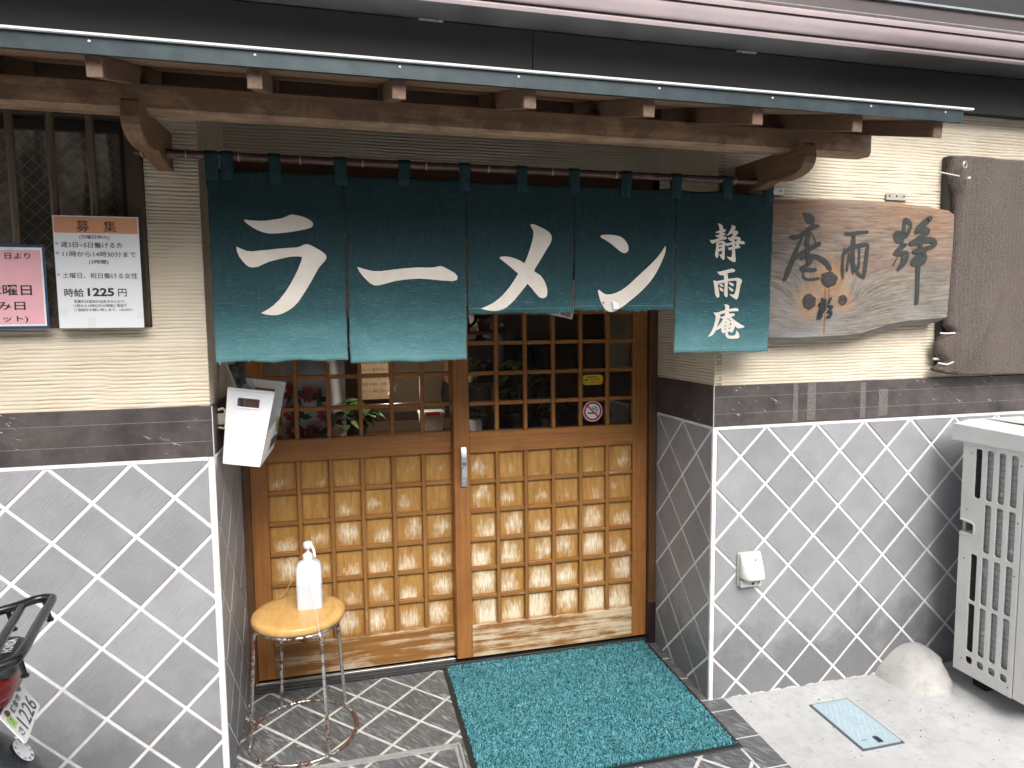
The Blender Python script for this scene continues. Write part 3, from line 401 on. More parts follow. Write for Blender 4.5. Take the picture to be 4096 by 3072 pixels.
MB().box(-.0068,-.0042,-.0085,-.0058,ZB0+.003,ZB1-.001).build('band_edge', EDGE, B); MB().box(xL+.0042,xL+.0068,yL-.0085,yL-.0058,ZB0+.003,ZB1-.001).build('band_edge', EDGE, B)
# door frame: posts, header, sill
MB().box(-.036,-.003,.452,.60,.19,2.062,.003).build('door_post', FRAMEW, B)
MB().box(-.0375,-.0015,.450,.60,.0,.205,.002).build('post_shoe', plain('maroon_metal_shoe', (.045,.022,.024), .3, .3, .3, 20), B)
MB().box(xL+.003,xL+.03,.50,.62,0,2.062,.003).build('door_post', FRAMEW, B)
MB().box(xL,0,.452,.62,1.955,2.06,.003).build('door_header', FRAMEX, B)
s = MB().box(xL+.01,-.003,.476,.60,-.02,.032,.003).build('door_sill', RUBBER, B)
MB().box(xL+.02,-.9,.497,.512,.033,.043,.001).build('sill_rail', ALU, B); MB().box(xL+.02,-.02,.5425,.5475,.0325,.043,.001).build('sill_rail', ALU, B)
MB().tube([(xL+.01,.476,.022),(-.003,.476,.022)], .0085, 8).build('sill_gasket', RUBBER, B)
# upper cladding, soffit and gutter: long folded profiles
def extr(prof, x0, x1, closed=False):
    mb = MB(); n = len(prof); mb.add([(x0,y,z) for y,z in prof]+[(x1,y,z) for y,z in prof], [(i,i+1,n+i+1,n+i) for i in range(n-1)]); return mb
for x0, x1 in ((-4,-.7085),(-.7055,2.8)):
    MB().add([(x,y,z) for x in (x0,x1) for y,z in ((-.062,2.2365),(-.072,2.371),(-.03,2.371),(-.03,2.25))], [(0,1,5,4),(3,0,4,7),(0,3,2,1),(4,5,6,7),(1,2,6,5)]).build('cladding_panel', BLACKM, B)
MB().box(-4,2.8,-.055,.06,2.2455,2.9).build('cladding_core', BLACKM, B)
extr([(-.064,2.376),(-.10,2.3755),(-.17,2.372),(-.212,2.368),(-.212,2.40)], -4, 2.8).build('soffit_strip', SOFF, B, True)
cut = plain('soffit_clip', (.35,.36,.37), .3, .6)
for x in (-1.07,.02): MB().box(x,x+.075,-.078,-.07,2.3685,2.3735).build('soffit_clip', cut, B)
gp = [(-.213,2.363),(-.222,2.362),(-.228,2.366),(-.228,2.372),(-.222,2.375)]
extr(gp, -4, 2.8).build('gutter_lip', GUTTER, B, True, angle=180)
extr([(-.222,2.375),(-.219,2.379),(-.221,2.383)], -4, 2.8).build('gutter_groove', GROOVE, B, True)
extr([(-.221,2.383),(-.236,2.386),(-.247,2.394),(-.253,2.406),(-.255,2.418)], -4, 2.8).build('gutter_face', GUTTER, B, True, angle=180)
extr([(-.255,2.418),(-.250,2.420),(-.250,2.424),(-.255,2.426)], -4, 2.8).build('gutter_groove', GROOVE, B)
extr([(-.255,2.426),(-.258,2.434),(-.258,2.443),(-.25,2.445)], -4, 2.8).build('gutter_rim', GUTTER, B, True)
extr([(-.25,2.445),(-.235,2.447),(-.235,2.456)], -4, 2.8).build('gutter_groove', GROOVE, B)
extr([(-.235,2.456),(-.24,2.462),(-.234,2.467),(-.2,2.47)], -4, 2.8).build('eave_drip', plain('pale_drip_metal', (.5,.49,.46), .35, .5), B, True)
extr([(-.2,2.47),(-.19,2.53),(-.19,2.534)], -4, 2.8).build('eave_board', BROWNM, B)
extr([(-.19,2.534),(-.2,2.535),(-.2,2.542),(-.17,2.546)], -4, 2.8).build('eave_drip', plain('steel_drip', (.3,.33,.35), .4, .6), B, True)
extr([(-.17,2.546),(-.16,2.7),(0,2.9),(0,3.0)], -4, 2.8).build('upper_eave', BLACKM, B)
extr([(0,3.0),(0,5.6),(6,6.6)], -4, 2.8).build('upper_storey', plain('upper_wall_paint', (.35,.31,.26), .8), B)
# crumbly mortar line along the foot of the right wall
P_ = np.zeros((2,120,3)); xs_ = np.linspace(.012,1.0,120); hh = .004+.004*noise1(xs_*40, 21)+.003*noise1(xs_*150, 22)
P_[0,:,0] = xs_; P_[1,:,0] = xs_; P_[0,:,1] = -.0095-.003*noise1(xs_*60, 23); P_[1,:,1] = -.0046; P_[0,:,2] = gz(-.01)+.001; P_[1,:,2] = hh-.004
MB().grid(P_).build('base_mortar', CONC, B, True)
# room behind the doors (closed shell)
mb = MB(); mb.box(-3.35,-3.3,-.04,4.2,-.1,2.9); mb.box(2.5,2.55,0,4.2,-.1,2.9); mb.box(-3.35,2.55,4.2,4.25,-.1,2.9)
mb.build('room_wall', INWALL, B); MB().box(-3.3,2.5,.06,4.2,2.55,2.6).build('room_ceiling', INWALL, B); MB().box(-3.3,2.5,.60,4.2,-.06,.0).build('room_floor', INFLOOR, B)
mb = MB(); mb.box(xL-.03,xL-.005,.0,1.0,1.0,2.6); mb.box(.005,.03,.0,1.0,1.0,2.6); mb.box(xL,0,.475,.5,2.065,2.6); mb.box(xL-.03,xL-.021,.02,1.0,-.1,1.0); mb.box(.021,.03,.0,1.0,-.1,1.0); mb.build('partition', INWALL, B)
# left window: frame, bars and rippled wired glass
W = MB().box(-1.905,WX1-.002,yL-.012,.04,WZ0+.002,WZ1-.002,.004); W.box(-3.0,-1.9055,yL+.004,.04,2.035,WZ1-.002,.003); W.box(-3.0,-1.9055,yL-.008,.04,WZ0+.002,WZ0+.035,.003)
W = W.build('window_frame', wood('window_frame_brown', (.06,.042,.03), (.11,.08,.055), 2, .4), B)
MB().box(-1.925,-1.9057,-.02,.03,WZ0+.036,2.034,.002).build('sash', plain('dark_bronze_sash', (.03,.026,.022), .35), W)
MB().box(-3.0,-1.9257,-.005,.03,2.0,2.034,.002).build('sash', plain('dark_bronze_head', (.035,.03,.026), .35), W)
BARM = wood('bronze_bar', (.10,.07,.045), (.21,.16,.11), 2, .35)
for x in (-2.47,-2.374,-2.278,-2.182,-2.085,-1.987): MB().tube([(x,-.056,1.452),(x,-.056,2.07)], .0105, 10).build('window_bar', BARM, W, True)
t = NT('rippled_wired_glass'); v = t.co((1,1,1), 0); n = t.noise(v, 14, 4, .6, 1.5); n2 = t.noise(v, 260, 2)
sx = t.sep(v); d1 = t.math('FRACT', t.math('MULTIPLY', t.math('ADD', sx[0], sx[2]), 26.)); d2 = t.math('FRACT', t.math('MULTIPLY', t.math('SUBTRACT', sx[0], sx[2]), 26.))
wl = t.math('MAXIMUM', t.math('LESS_THAN', d1, .05), t.math('LESS_THAN', d2, .05))
st = t.noise(t.co((1,1,.12), 0), 16, 3, .5, .8)
c = t.mix(t.ramp(n, [(.35, 0.), (.65, 1.)]), (.22,.19,.145), (.42,.37,.29)); c = t.mix(t.ramp(st, [(.45, 0.), (.6, .85)]), c, (.06,.05,.04)); c = t.mix(t.math('MULTIPLY', wl, .6), c, (.42,.42,.40))
t.bump(t.math('ADD', n, n2), .35, .003); GLASSW = t.set(c, .22, spec=.5)
MB().box(-3.0,-1.9262,.006,.012,WZ0+.03,2.002).build('window_pane', GLASSW, W)
MB().box(-1.945,-1.9258,.0,.0058,WZ0+.036,2.0).build('weatherstrip', plain('speckled_strip', (.16,.11,.07), .6, 0, .8, 300), W)
# right window, mostly behind the shade cloth
W2 = MB().box(.985,1.015,-.03,.0,1.245,2.08,.003); W2.box(1.015,2.35,-.03,.0,2.045,2.08,.003); W2.box(1.015,2.35,-.03,.0,1.245,1.285,.003); W2 = W2.build('window_frame', plain('black_window_frame', (.02,.019,.018), .4), B)
MB().box(1.0155,2.35,-.012,-.005,1.2855,2.0445).build('window_pane', plain('dark_window_glass', (.015,.015,.016), .08), W2)
# ------------------------------------------------------------------ wooden canopy over the door
CA = empty('wooden_canopy', (-.7,-.3,2.0), 'weathered wooden eaves canopy with rafters and grey metal edge', 'canopy')
def m_beam():
    t = NT('weathered_beam'); v = t.co((.05,1,1), 0); w = t.co((1,1,1), 0); n = t.noise(v, 55, 6, .65, .5); n2 = t.noise(v, 150, 3)
    f = t.math('ADD', t.math('MULTIPLY', n, .65), t.math('MULTIPLY', n2, .35)); c = t.mix(t.ramp(f, [(.32, 0.), (.66, 1.)]), (.215,.130,.076), (.50,.335,.21))
    z = t.sep(w)[2]; nb = t.noise(t.co((.55,1,.8), 0), 16, 9, .72, .5); 
    wear = t.ramp(t.math('ADD', nb, t.math('MULTIPLY', z, -3.0)), [(.42, 0.), (.60, 1.)])          # old varnish holds on along the upper edge
    c = t.mix(t.math('MULTIPLY', t.math('SUBTRACT', 1., wear), .75), c, (.14,.083,.053))
    t.bump(f, .35, .002); return t.set(c, .62, spec=.35)
BEAM = m_beam(); RAFT = wood('rafter_wood', (.115,.068,.043), (.25,.155,.098), 1, .6); BOARD = wood('roof_board_wood', (.20,.115,.065), (.36,.22,.13), 0, .6); BRK = wood('bracket_wood', (.125,.064,.032), (.27,.155,.082), 1, .6)
bm_ = MB().add([(x,y,z) for x in (-3.3,.372) for y,z in ((-.311,1.991),(-.311,2.0475),(-.307,2.0515),(-.255,2.0515),(-.251,2.0475),(-.251,1.984),(-.300,1.980))],
   [tuple(range(6,-1,-1)), tuple(range(7,14))]+[(i,(i+1)%7,7+(i+1)%7,7+i) for i in range(7)]).build('beam', BEAM, CA)
for k in range(11):
    x = -2.762+.3125*k if k < 10 else .3225
    if k == 9: x = .0505
    x0 = x; x1 = x+.0315
    def zr(y): return 1.9625+(y+.6)*.286
    mb = MB().add([(xx,y,z) for xx in (x0,x1) for y,z in ((-.600,zr(-.6)),(-.602,zr(-.6)+.046),(.0,zr(0)+.046),(.0,zr(0)))], [(3,2,1,0),(4,5,6,7),(0,1,5,4),(1,2,6,5),(2,3,7,6),(3,0,4,7)])
    bm = bmesh.new(); me = bpy.data.meshes.new('t'); me.from_pydata(mb.v, [], mb.f); bm.from_mesh(me); bmesh.ops.recalc_face_normals(bm, faces=bm.faces[:]); bmesh.ops.bevel(bm, geom=bm.edges[:], offset=.0016, segments=1, affect='EDGES')
    MB().frombm(bm).build('rafter', RAFT, CA); bpy.data.meshes.remove(me)
    # short blocking between rafters above the beam
def zb(y): return 1.9625+(y+.6)*.286+.0465
yy = -.612
k = 0
while yy < -.01:
    y0, y1 = yy+.0012, min(yy+.088, 0)
    MB().add([(x,y,z) for x in (-3.3,.40) for y,z in ((y0,zb(y0)),(y1,zb(y1)),(y1,zb(y1)+.011),(y0,zb(y0)+.011))], [(3,2,1,0),(4,5,6,7),(0,1,5,4),(1,2,6,5),(2,3,7,6),(3,0,4,7)]).build('roof_board', BOARD, CA)
    yy += .089; k += 1
FASC = plain('zinc_fascia', (.036,.054,.060), .42, .35, .3, 22, .1)
def fascia(x0, x1):
    return MB().add([(x,y,z) for x in (x0,x1) for y,z in ((-.612,2.002),(-.622,2.002),(-.622,2.036),(-.612,2.036))], [(3,2,1,0),(4,5,6,7),(0,1,5,4),(1,2,6,5),(2,3,7,6),(3,0,4,7)]).build('fascia_strip', FASC, CA)
fa = fascia(-3.3,-.915); fb = fascia(-.9145,.402)
SCR = plain('pale_screw', (.62,.62,.60), .4)
for x in (-2.75,-2.44,-2.13,-1.808,-1.491,-1.183,-.905,-.542,-.219,.088,.338):
    MB().lathe([(.0032,0),(.0028,.0012),(.0012,.0019)], n=10, mat=Matrix.Translation((x,-.6225,2.0265)) @ Matrix.Rotation(R(90),4,'X')).build('screw', SCR, fa if x < -.915 else fb)
MB().add([(x,y,z) for x in (-3.3,.43) for y,z in ((-.624,2.0362),(-.630,2.0370),(-.631,2.0412),(-.625,2.0432),(.0,2.225),(.0,2.222))], [tuple(range(5,-1,-1)), tuple(range(6,12))]+[(i,(i+1)%6,6+(i+1)%6,6+i) for i in range(6)]).build('roof_sheet', plain('pale_roof_metal', (.86,.87,.88), .45, .0, .04, 20), CA)
def bracket(x0, x1, y0):
    # side profile: straight on the wall, scooped belly, rounded nose
    pf = [(y0,1.893),(y0,2.0),(-.252,1.992),(-.252,1.982),(-.313,1.982),(-.313,1.993),(-.372,1.993),(-.379,1.985),(-.383,1.950),(-.378,1.932),(-.366,1.918),(-.345,1.908),(-.31,1.901),(-.27,1.899),(-.235,1.903),(-.215,1.909),(-.19,1.906),(-.15,1.898),(-.10,1.893)]
    mb = MB(); mb.prism([(a,b) for a,b in pf][::-1], lambda a,b,h: (x0+h,a,b), x1-x0)
    bm = bmesh.new(); me = bpy.data.meshes.new('t'); me.from_pydata(mb.v, [], mb.f); bm.from_mesh(me); bmesh.ops.recalc_face_normals(bm, faces=bm.faces[:])
    ed = [e for e in bm.edges if abs(e.verts[0].co.x-e.verts[1].co.x) < 1e-5]; bmesh.ops.bevel(bm, geom=ed, offset=.003, segments=1, affect='EDGES')
    MB().frombm(bm).build('bracket', BRK, CA); bpy.data.meshes.remove(me)
bracket(-1.824,-1.781,yL); bracket(.068,.111,0)
MB().box(-3.3,.40,-.075,-.055,2.072,2.19,.002).build('shade_board', wood('painted_shade_wood', (.05,.028,.018), (.10,.06,.038), 0, .6), CA)  # added dark board, standing in for the shade behind the rafters

# ------------------------------------------------------------------ bamboo pole and noren
YN = -.13
t = NT('smoked_bamboo'); v = t.co((.08,1,1), 0); n = t.noise(v, 120, 4); n2 = t.noise(t.co((1,1,1), 0), 40, 5)
c = t.mix(t.ramp(n, [(.3, 0.), (.7, 1.)]), (.035,.016,.014), (.11,.055,.045)); c = t.mix(t.ramp(n2, [(.55, 0.), (.75, .6)]), c, (.22,.14,.12)); BAMB = t.set(c, .3, spec=.5)
pole_nodes = [-1.84,-1.729,-1.593,-1.427,-1.251,-1.064,-.872,-.665,-.449,-.235,-.016,.075]
pts = []; rr = []
xs = sorted(set([-1.858,.092]+pole_nodes))
for a in xs:
    if a in pole_nodes:
        for d, q in ((-.006,.0116),(-.0022,.0128),(0,.0118),(.0022,.013),(.006,.0116)): pts.append((a+d,YN,1.924)); rr.append(q)
    else: pts.append((a,YN,1.924)); rr.append(.0112)
pole = MB().tube(pts, rr, 14).build('bamboo_pole', BAMB, None, True); tag(pole, 'dark smoked bamboo pole carrying the shop curtain', 'pole')
NODE = plain('pale_bamboo_node', (.42,.33,.27), .5)
for a in pole_nodes: MB().tube([(a-.0014,YN,1.924),(a+.0014,YN,1.924)], .0134, 14).build('node_ring', NODE, pole, True)

NR = empty('noren_curtain', (-.77,YN,1.88), 'long dark teal noren curtain with cream brush lettering on five cloths', 'curtain')
def wave(x, z):
    d = np.clip((1.90-z)/.55, 0, 1)
    w = .007*np.sin(x*8.3+.6)*d + .0055*np.sin(x*21+z*3.1)*d + .0035*np.sin(x*34.7+1.7)*np.clip((z-1.66)/.2, 0, 1) + .0025*np.sin(x*47-z*9)*d*d
    for e in (-1.3065,-.9445,-.5905,-.2345): w = w + .009*np.exp(-((x-e)/.035)**2)*d*(1+.5*np.sin(z*17+e*9))
    for e, zc in ((-1.36,1.43),(-1.25,1.42),(-.98,1.52),(-.2,1.60)): w = w + .004*np.exp(-(((x-e)+(z-zc)*.6)/.022)**2)*np.exp(-((z-zc)/.09)**2)
    return w
def m_cloth():
    t = NT('faded_indigo_cloth'); v = t.co((1,1,1), 0); z = t.sep(v)[2]
    nz = t.noise(t.co((.5,.5,2.0), 0), 6, 4); streak = t.noise(t.co((.06,1,1), 0), 420, 3, .7); fine = t.noise(v, 900, 2); warp = t.noise(t.co((1,1,.06), 0), 420, 2)
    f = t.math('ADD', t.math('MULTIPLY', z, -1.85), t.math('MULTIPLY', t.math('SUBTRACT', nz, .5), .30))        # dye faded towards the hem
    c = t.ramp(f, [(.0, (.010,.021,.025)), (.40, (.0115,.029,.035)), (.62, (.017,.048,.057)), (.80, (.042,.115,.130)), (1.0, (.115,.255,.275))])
    ff = t.ramp(f, [(.45, .10), (.95, .9)])
    c = t.mix(t.math('MULTIPLY', t.ramp(streak, [(.54, 0.), (.72, .6)]), ff), c, (.24,.43,.45)); c = t.mix(t.math('MULTIPLY', t.ramp(streak, [(.28, .5), (.42, 0.)]), ff), c, (.015,.07,.085))
    c = t.mix(t.ramp(t.math('ADD', fine, t.math('MULTIPLY', warp, .4)), [(.5, 0.), (.85, .22)]), c, (.10,.20,.21))
    t.bump(t.math('ADD', t.math('ADD', fine, streak), warp), .3, .0015)
    return t.set(c, .95, spec=.1)
def m_cloth_short():      # the two mended short cloths fade less
    m = m_cloth(); m.name = 'mended_indigo_cloth'
    for nd in m.node_tree.nodes:
        if nd.type == 'MATH' and nd.operation == 'MULTIPLY' and abs(nd.inputs[1].default_value+1.85) < 1e-3: nd.inputs[1].default_value = -1.75
    return m
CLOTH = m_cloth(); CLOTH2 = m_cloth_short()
def cloth_panel(x0, x1, zt, zb, m, seed, frayed=True):
    nu = int((x1-x0)/.0075); nv = int((zt-zb)/.0085)
    u, w = np.meshgrid(np.linspace(0, 1, nu+1), np.linspace(0, 1, nv+1))
    top = zt-.010*np.sin(np.pi*((u*(x1-x0)/.181) % 1))*0.7
    bot = zb+.003*noise1(u*5, seed)+(.0009*noise1(u*60, seed+1) if frayed else 0)
    z = top+(bot-top)*w
    ex = .0016*noise1(z*40, seed+2); x = x0+(x1-x0)*u+ex*np.where(u < .02, 1, np.where(u > .98, 1, 0))-.004*(u-.5)*w
    y = YN+wave(x, z)+.0
    p = MB().grid(np.stack([x, y, z], -1)).build('cloth', m, NR, True, angle=180)
    so_ = p.modifiers.new('s', 'SOLIDIFY'); so_.thickness = .0014; so_.offset = 1
    # hem stitching: a lighter doubled strip along the bottom and thread fringe
    return p
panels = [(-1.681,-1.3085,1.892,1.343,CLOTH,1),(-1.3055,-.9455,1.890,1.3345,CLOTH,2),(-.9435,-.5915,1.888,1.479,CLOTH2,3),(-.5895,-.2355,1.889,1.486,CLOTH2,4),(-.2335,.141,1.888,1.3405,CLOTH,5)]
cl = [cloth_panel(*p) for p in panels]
THREAD = plain('pale_thread', (.30,.52,.54), .9)
for p, (x0,x1,zt,zb,m,seed) in zip(cl, panels):
    rs = random.Random(seed); mb = MB()
    for k in range(int((x1-x0)/.009)):
        if rs.random() < .3:
            x = x0+.004+rs.random()*(x1-x0-.008); z = zb+.003*float(noise1(np.array([(x-x0)/(x1-x0)*5]), seed)[0]); L = rs.uniform(.002,.007); y = YN-.002+float(wave(np.array([x]),np.array([z]))[0])
            mb.tube([(x,y,z+.003),(x+rs.uniform(-.003,.003),y-.001,z-L)], [.0005,.0003], 4)
    fo = mb.build('fringe', THREAD, p); fo['kind'] = 'stuff'
    mb = MB()
    for zz in (zb+.016,):
        n = 40; q = []
        for k in range(n+1):
            x = x0+.004+(x1-x0-.008)*k/n; q.append((x, YN+float(wave(np.array([x]),np.array([zz]))[0])-.0004, zz))
        for a, b in zip(q[::1], q[1::1]):
            m1 = tuple(a[i]+(b[i]-a[i])*.6 for i in range(3)); mb.tube([a, m1], .00045, 4)
    fo = mb.build('stitching', THREAD, p); fo['kind'] = 'stuff'
# seams above the slits
SEAM = plain('seam_thread', (.012,.028,.034), .95)
for xs_ in (-1.307,-.9445,-.5905,-.2345):
    zz_ = np.linspace(1.718, 1.884, 20); P_ = np.zeros((20,3,3))
    for j, dx_ in enumerate((-.005,0,.005)): P_[:,j,0] = xs_+dx_; P_[:,j,2] = zz_; P_[:,j,1] = YN+wave(np.full(20, xs_+dx_), zz_)+(.0012 if j == 1 else .0022)
    MB().grid(P_).build('seam', CLOTH, NR, True, angle=180)
# belt loops
LOOPM = CLOTH
for i, (a, b) in enumerate(((-1.682,-1.648),(-1.645,-1.611),(-1.513,-1.480),(-1.330,-1.294),(-1.149,-1.114),(-.966,-.931),(-.781,-.747),(-.607,-.573),(-.434,-.398),(-.253,-.217),(-.060,-.024),(.098,.134))):
    zl = 1.856+.004*math.sin(i*2.1); dx = .006*math.sin(i*1.7); sec = []
    f0 = YN-.003+float(wave(np.array([a]), np.array([zl]))[0])
    sec.append((f0-.0005, zl, 0)); sec.append((f0-.001, 1.89, .3))
    for k in range(9):
        an = R(200-k*25); sec.append((YN+.0136*math.cos(an)-.0, 1.924+.0136*math.sin(an), .6+.02*k))
    sec.append((YN+.004, 1.885, 1)); P_ = []
    for y, z, tt in sec: P_.append([(a+dx*min(1,tt), y, z), ((a+b)/2+dx*min(1,tt), y-.0008, z), (b+dx*min(1,tt), y, z)])
    o = MB().grid(np.array(P_)).build('hanging_loop', LOOPM, NR, True, angle=180); so_ = o.modifiers.new('s', 'SOLIDIFY'); so_.thickness = .0012
# patch rows of stitches on the two short cloths
for p, x0, x1 in ((cl[2],-.93,-.60),(cl[3],-.585,-.245)):
    mb = MB(); x = x0
    while x < x1:
        z = 1.590+.004*math.sin(x*9); mb.tube([(x,YN+float(wave(np.array([x]),np.array([z]))[0])-.0008,z),(x+.004,YN+float(wave(np.array([x]),np.array([z]))[0])-.0008,z+.0008)], .0007, 4); x += .0085
    fo = mb.build('mending_stitch', SEAM, p); fo['kind'] = 'stuff'
# cream lettering
t = NT('cream_lettering_cloth'); v = t.co((1,1,1), 0); n = t.noise(v, 11, 4); s_ = t.noise(t.co((.08,1,1), 0), 300, 3); c = t.mix(t.ramp(n, [(.35, 0.), (.7, 1.)]), (.66,.60,.52), (.76,.72,.66)); c = t.mix(t.ramp(s_, [(.5, 0.), (.8, .35)]), c, (.83,.80,.75)); t.bump(s_, .2, .001); CREAM = t.set(c, .95, spec=.1)
def glyph(key, parent, mat, off=.0022, step=.012):
    v, f = curve_mesh(GLYPHS[key]); bm = bmesh.new(); vs = [bm.verts.new(p) for p in v]
    for q in f:
        try: bm.faces.new([vs[i] for i in q])
        except ValueError: pass
    xs_ = [p[0] for p in v]; ys_ = [p[1] for p in v]
    for ax, lo, hi in ((0,min(xs_),max(xs_)),(1,min(ys_),max(ys_))):
        c = lo+step
        while c < hi:
            no = Vector((1,0,0)) if ax == 0 else Vector((0,1,0)); bmesh.ops.bisect_plane(bm, geom=bm.verts[:]+bm.edges[:]+bm.faces[:], plane_co=no*c, plane_no=no); c += step
    for q in bm.verts:
        x, z = q.co.x, q.co.y; q.co = Vector((x, YN-off+float(wave(np.array([x]),np.array([z]))[0]), z))
    return MB().frombm(bm).build('lettering', mat, parent, True, angle=180)
for k, p in (('ra',0),('bar',1),('me',2),('n',3),('shizu',4),('ame',4),('an',4)): glyph(k, cl[p], CREAM)
# pale repair patch on the fourth cloth's letter
PATCH = plain('white_repair_patch', (.82,.84,.86), .8); xp, zp = -.452, 1.508
MB().add([(xp-.010,YN-.0045,1.519),(xp+.012,YN-.0045,1.512),(xp+.014,YN-.0045,1.492),(xp-.004,YN-.0045,1.490)], [(0,1,2,3)]).build('repair_patch', PATCH, cl[3])
HOLE = plain('dark_hole', (.02,.03,.03), .9)
for x, z in ((-.5225,1.536),(-.345,1.543),(-.492,1.512)): MB().lathe([(.003,0),(.002,.0006)], n=7, mat=Matrix.Translation((x,YN-.0042,z)) @ Matrix.Rotation(R(90),4,'X')).build('worn_hole', HOLE, cl[3])
# ------------------------------------------------------------------ sliding lattice doors
def m_doorwood(name, axis, a=(.27,.102,.026), b=(.455,.198,.056)):
    return wood(name, a, b, axis, .42, 70, .45, .2, (.22,.09,.028))
DWZ = m_doorwood('amber_door_upright', 2); DWX = m_doorwood('amber_door_rail', 0)
def m_worn(name, axis, lo=-.45, hi=.15):
    """amber varnish peeling to bleached wood; amount set per object by pass index style custom property 'wear'"""
    t = NT(name); s = [1.,1.,1.]; s[axis] = .16; v = t.co(tuple(s), 1); g = t.co((1,1,1), 0, 'Generated'); sp = t.sep(g)
    at = t.n('ShaderNodeAttribute', attribute_type='OBJECT', attribute_name='wear')
    n = t.noise(v, 60, 6, .7, .4); nb = t.noise(t.co((1,1,.6), 1), 26, 4, .65); fine = t.noise(v, 170, 3)
    c = t.mix(t.ramp(n, [(.3, 0.), (.7, 1.)]), (.33,.158,.036), (.55,.31,.090))
    # bleached area: a blotch low in the middle of every panel
    oi = t.n('ShaderNodeObjectInfo'); r1 = t.math('FRACT', t.math('MULTIPLY', oi.outputs['Random'], 17.3)); r2 = t.math('FRACT', t.math('MULTIPLY', oi.outputs['Random'], 53.7)); dx0 = t.math('ABSOLUTE', t.math('SUBTRACT', sp[0], .5)); dx = t.math('ABSOLUTE', t.math('SUBTRACT', sp[0], t.math('ADD', .30, t.math('MULTIPLY', r1, .40)))); e = t.math('SUBTRACT', 1.0, t.math('MULTIPLY', t.math('POWER', t.math('MULTIPLY', dx, 2.), 2.5), .75))
    low = t.math('SUBTRACT', 1.0, t.math('MULTIPLY', t.math('ABSOLUTE', t.math('SUBTRACT', sp[2], t.math('ADD', .10, t.math('MULTIPLY', r2, .45)))), 1.25))
    m = t.math('MULTIPLY', e, low); m = t.math('ADD', m, t.math('MULTIPLY', t.math('SUBTRACT', nb, .5), 1.25)); m = t.math('ADD', m, t.math('MULTIPLY', t.math('SUBTRACT', fine, .5), .95))
    m = t.math('ADD', m, t.math('SUBTRACT', at.outputs['Fac'], 1.05)); bl = t.ramp(m, [(-.05, 0.), (.35, .5), (.70, 1.)])
    c = t.mix(bl, c, t.mix(t.ramp(fine, [(.35, 0.), (.65, 1.)]), (.74,.60,.38), (.88,.80,.64)))
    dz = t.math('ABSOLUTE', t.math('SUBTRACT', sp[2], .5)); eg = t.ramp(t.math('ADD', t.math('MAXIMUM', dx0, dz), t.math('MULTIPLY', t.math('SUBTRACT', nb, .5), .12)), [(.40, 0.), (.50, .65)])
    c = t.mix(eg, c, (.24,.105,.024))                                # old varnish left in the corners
    t.bump(t.math('ADD', n, fine), .25, .0015); return t.set(c, t.math('ADD', t.math('MULTIPLY', bl, .35), .42), spec=.4)
PANELW = m_worn('peeling_panel_wood', 2)
def m_wornrail(name, axis=0):
    t = NT(name); s = [1.,1.,1.]; s[axis] = .04; v = t.co(tuple(s), 1); g = t.sep(t.co((1,1,1), 0, 'Generated')); n = t.noise(v, 70, 6, .7); nb = t.noise(t.co((.35,1,1), 1), 14, 5, .65)
    c = t.mix(t.ramp(n, [(.3, 0.), (.7, 1.)]), (.22,.092,.024), (.38,.185,.052))
    at = t.n('ShaderNodeAttribute', attribute_type='OBJECT', attribute_name='wear')
    m = t.math('ADD', t.math('ADD', t.math('MULTIPLY', t.math('SUBTRACT', n, .5), 2.4), t.math('MULTIPLY', t.math('SUBTRACT', nb, .5), 2.2)), t.math('SUBTRACT', at.outputs['Fac'], .75)); bl = t.ramp(m, [(.0, 0.), (.5, .85)])
    c = t.mix(bl, c, (.72,.60,.42)); t.bump(n, .25, .0015); return t.set(c, .5, spec=.4)
RAILW = m_wornrail('worn_bottom_rail'); BARW = m_wornrail('worn_lattice_bar', 0); BARV = m_wornrail('worn_lattice_upright', 2)
t = NT('door_glass'); t.t.nodes.remove(t.p); tr = t.n('ShaderNodeBsdfTransparent'); tr.inputs[0].default_value = (.97,.98,.98,1); gl = t.n('ShaderNodeBsdfGlossy'); gl.inputs['Roughness'].default_value = .01; gl.inputs['Color'].default_value = (1,1,1,1)
fz = t.n('ShaderNodeFresnel'); fz.inputs[0].default_value = 1.5; mx = t.n('ShaderNodeMixShader'); t.l(t.math('MULTIPLY', fz.outputs[0], 1.3, True), mx.inputs[0]); t.l(tr.outputs[0], mx.inputs[1]); t.l(gl.outputs[0], mx.inputs[2]); t.l(mx.outputs[0], t.out.inputs[0]); PANE = t.m
CP, RP = .1225, .1238
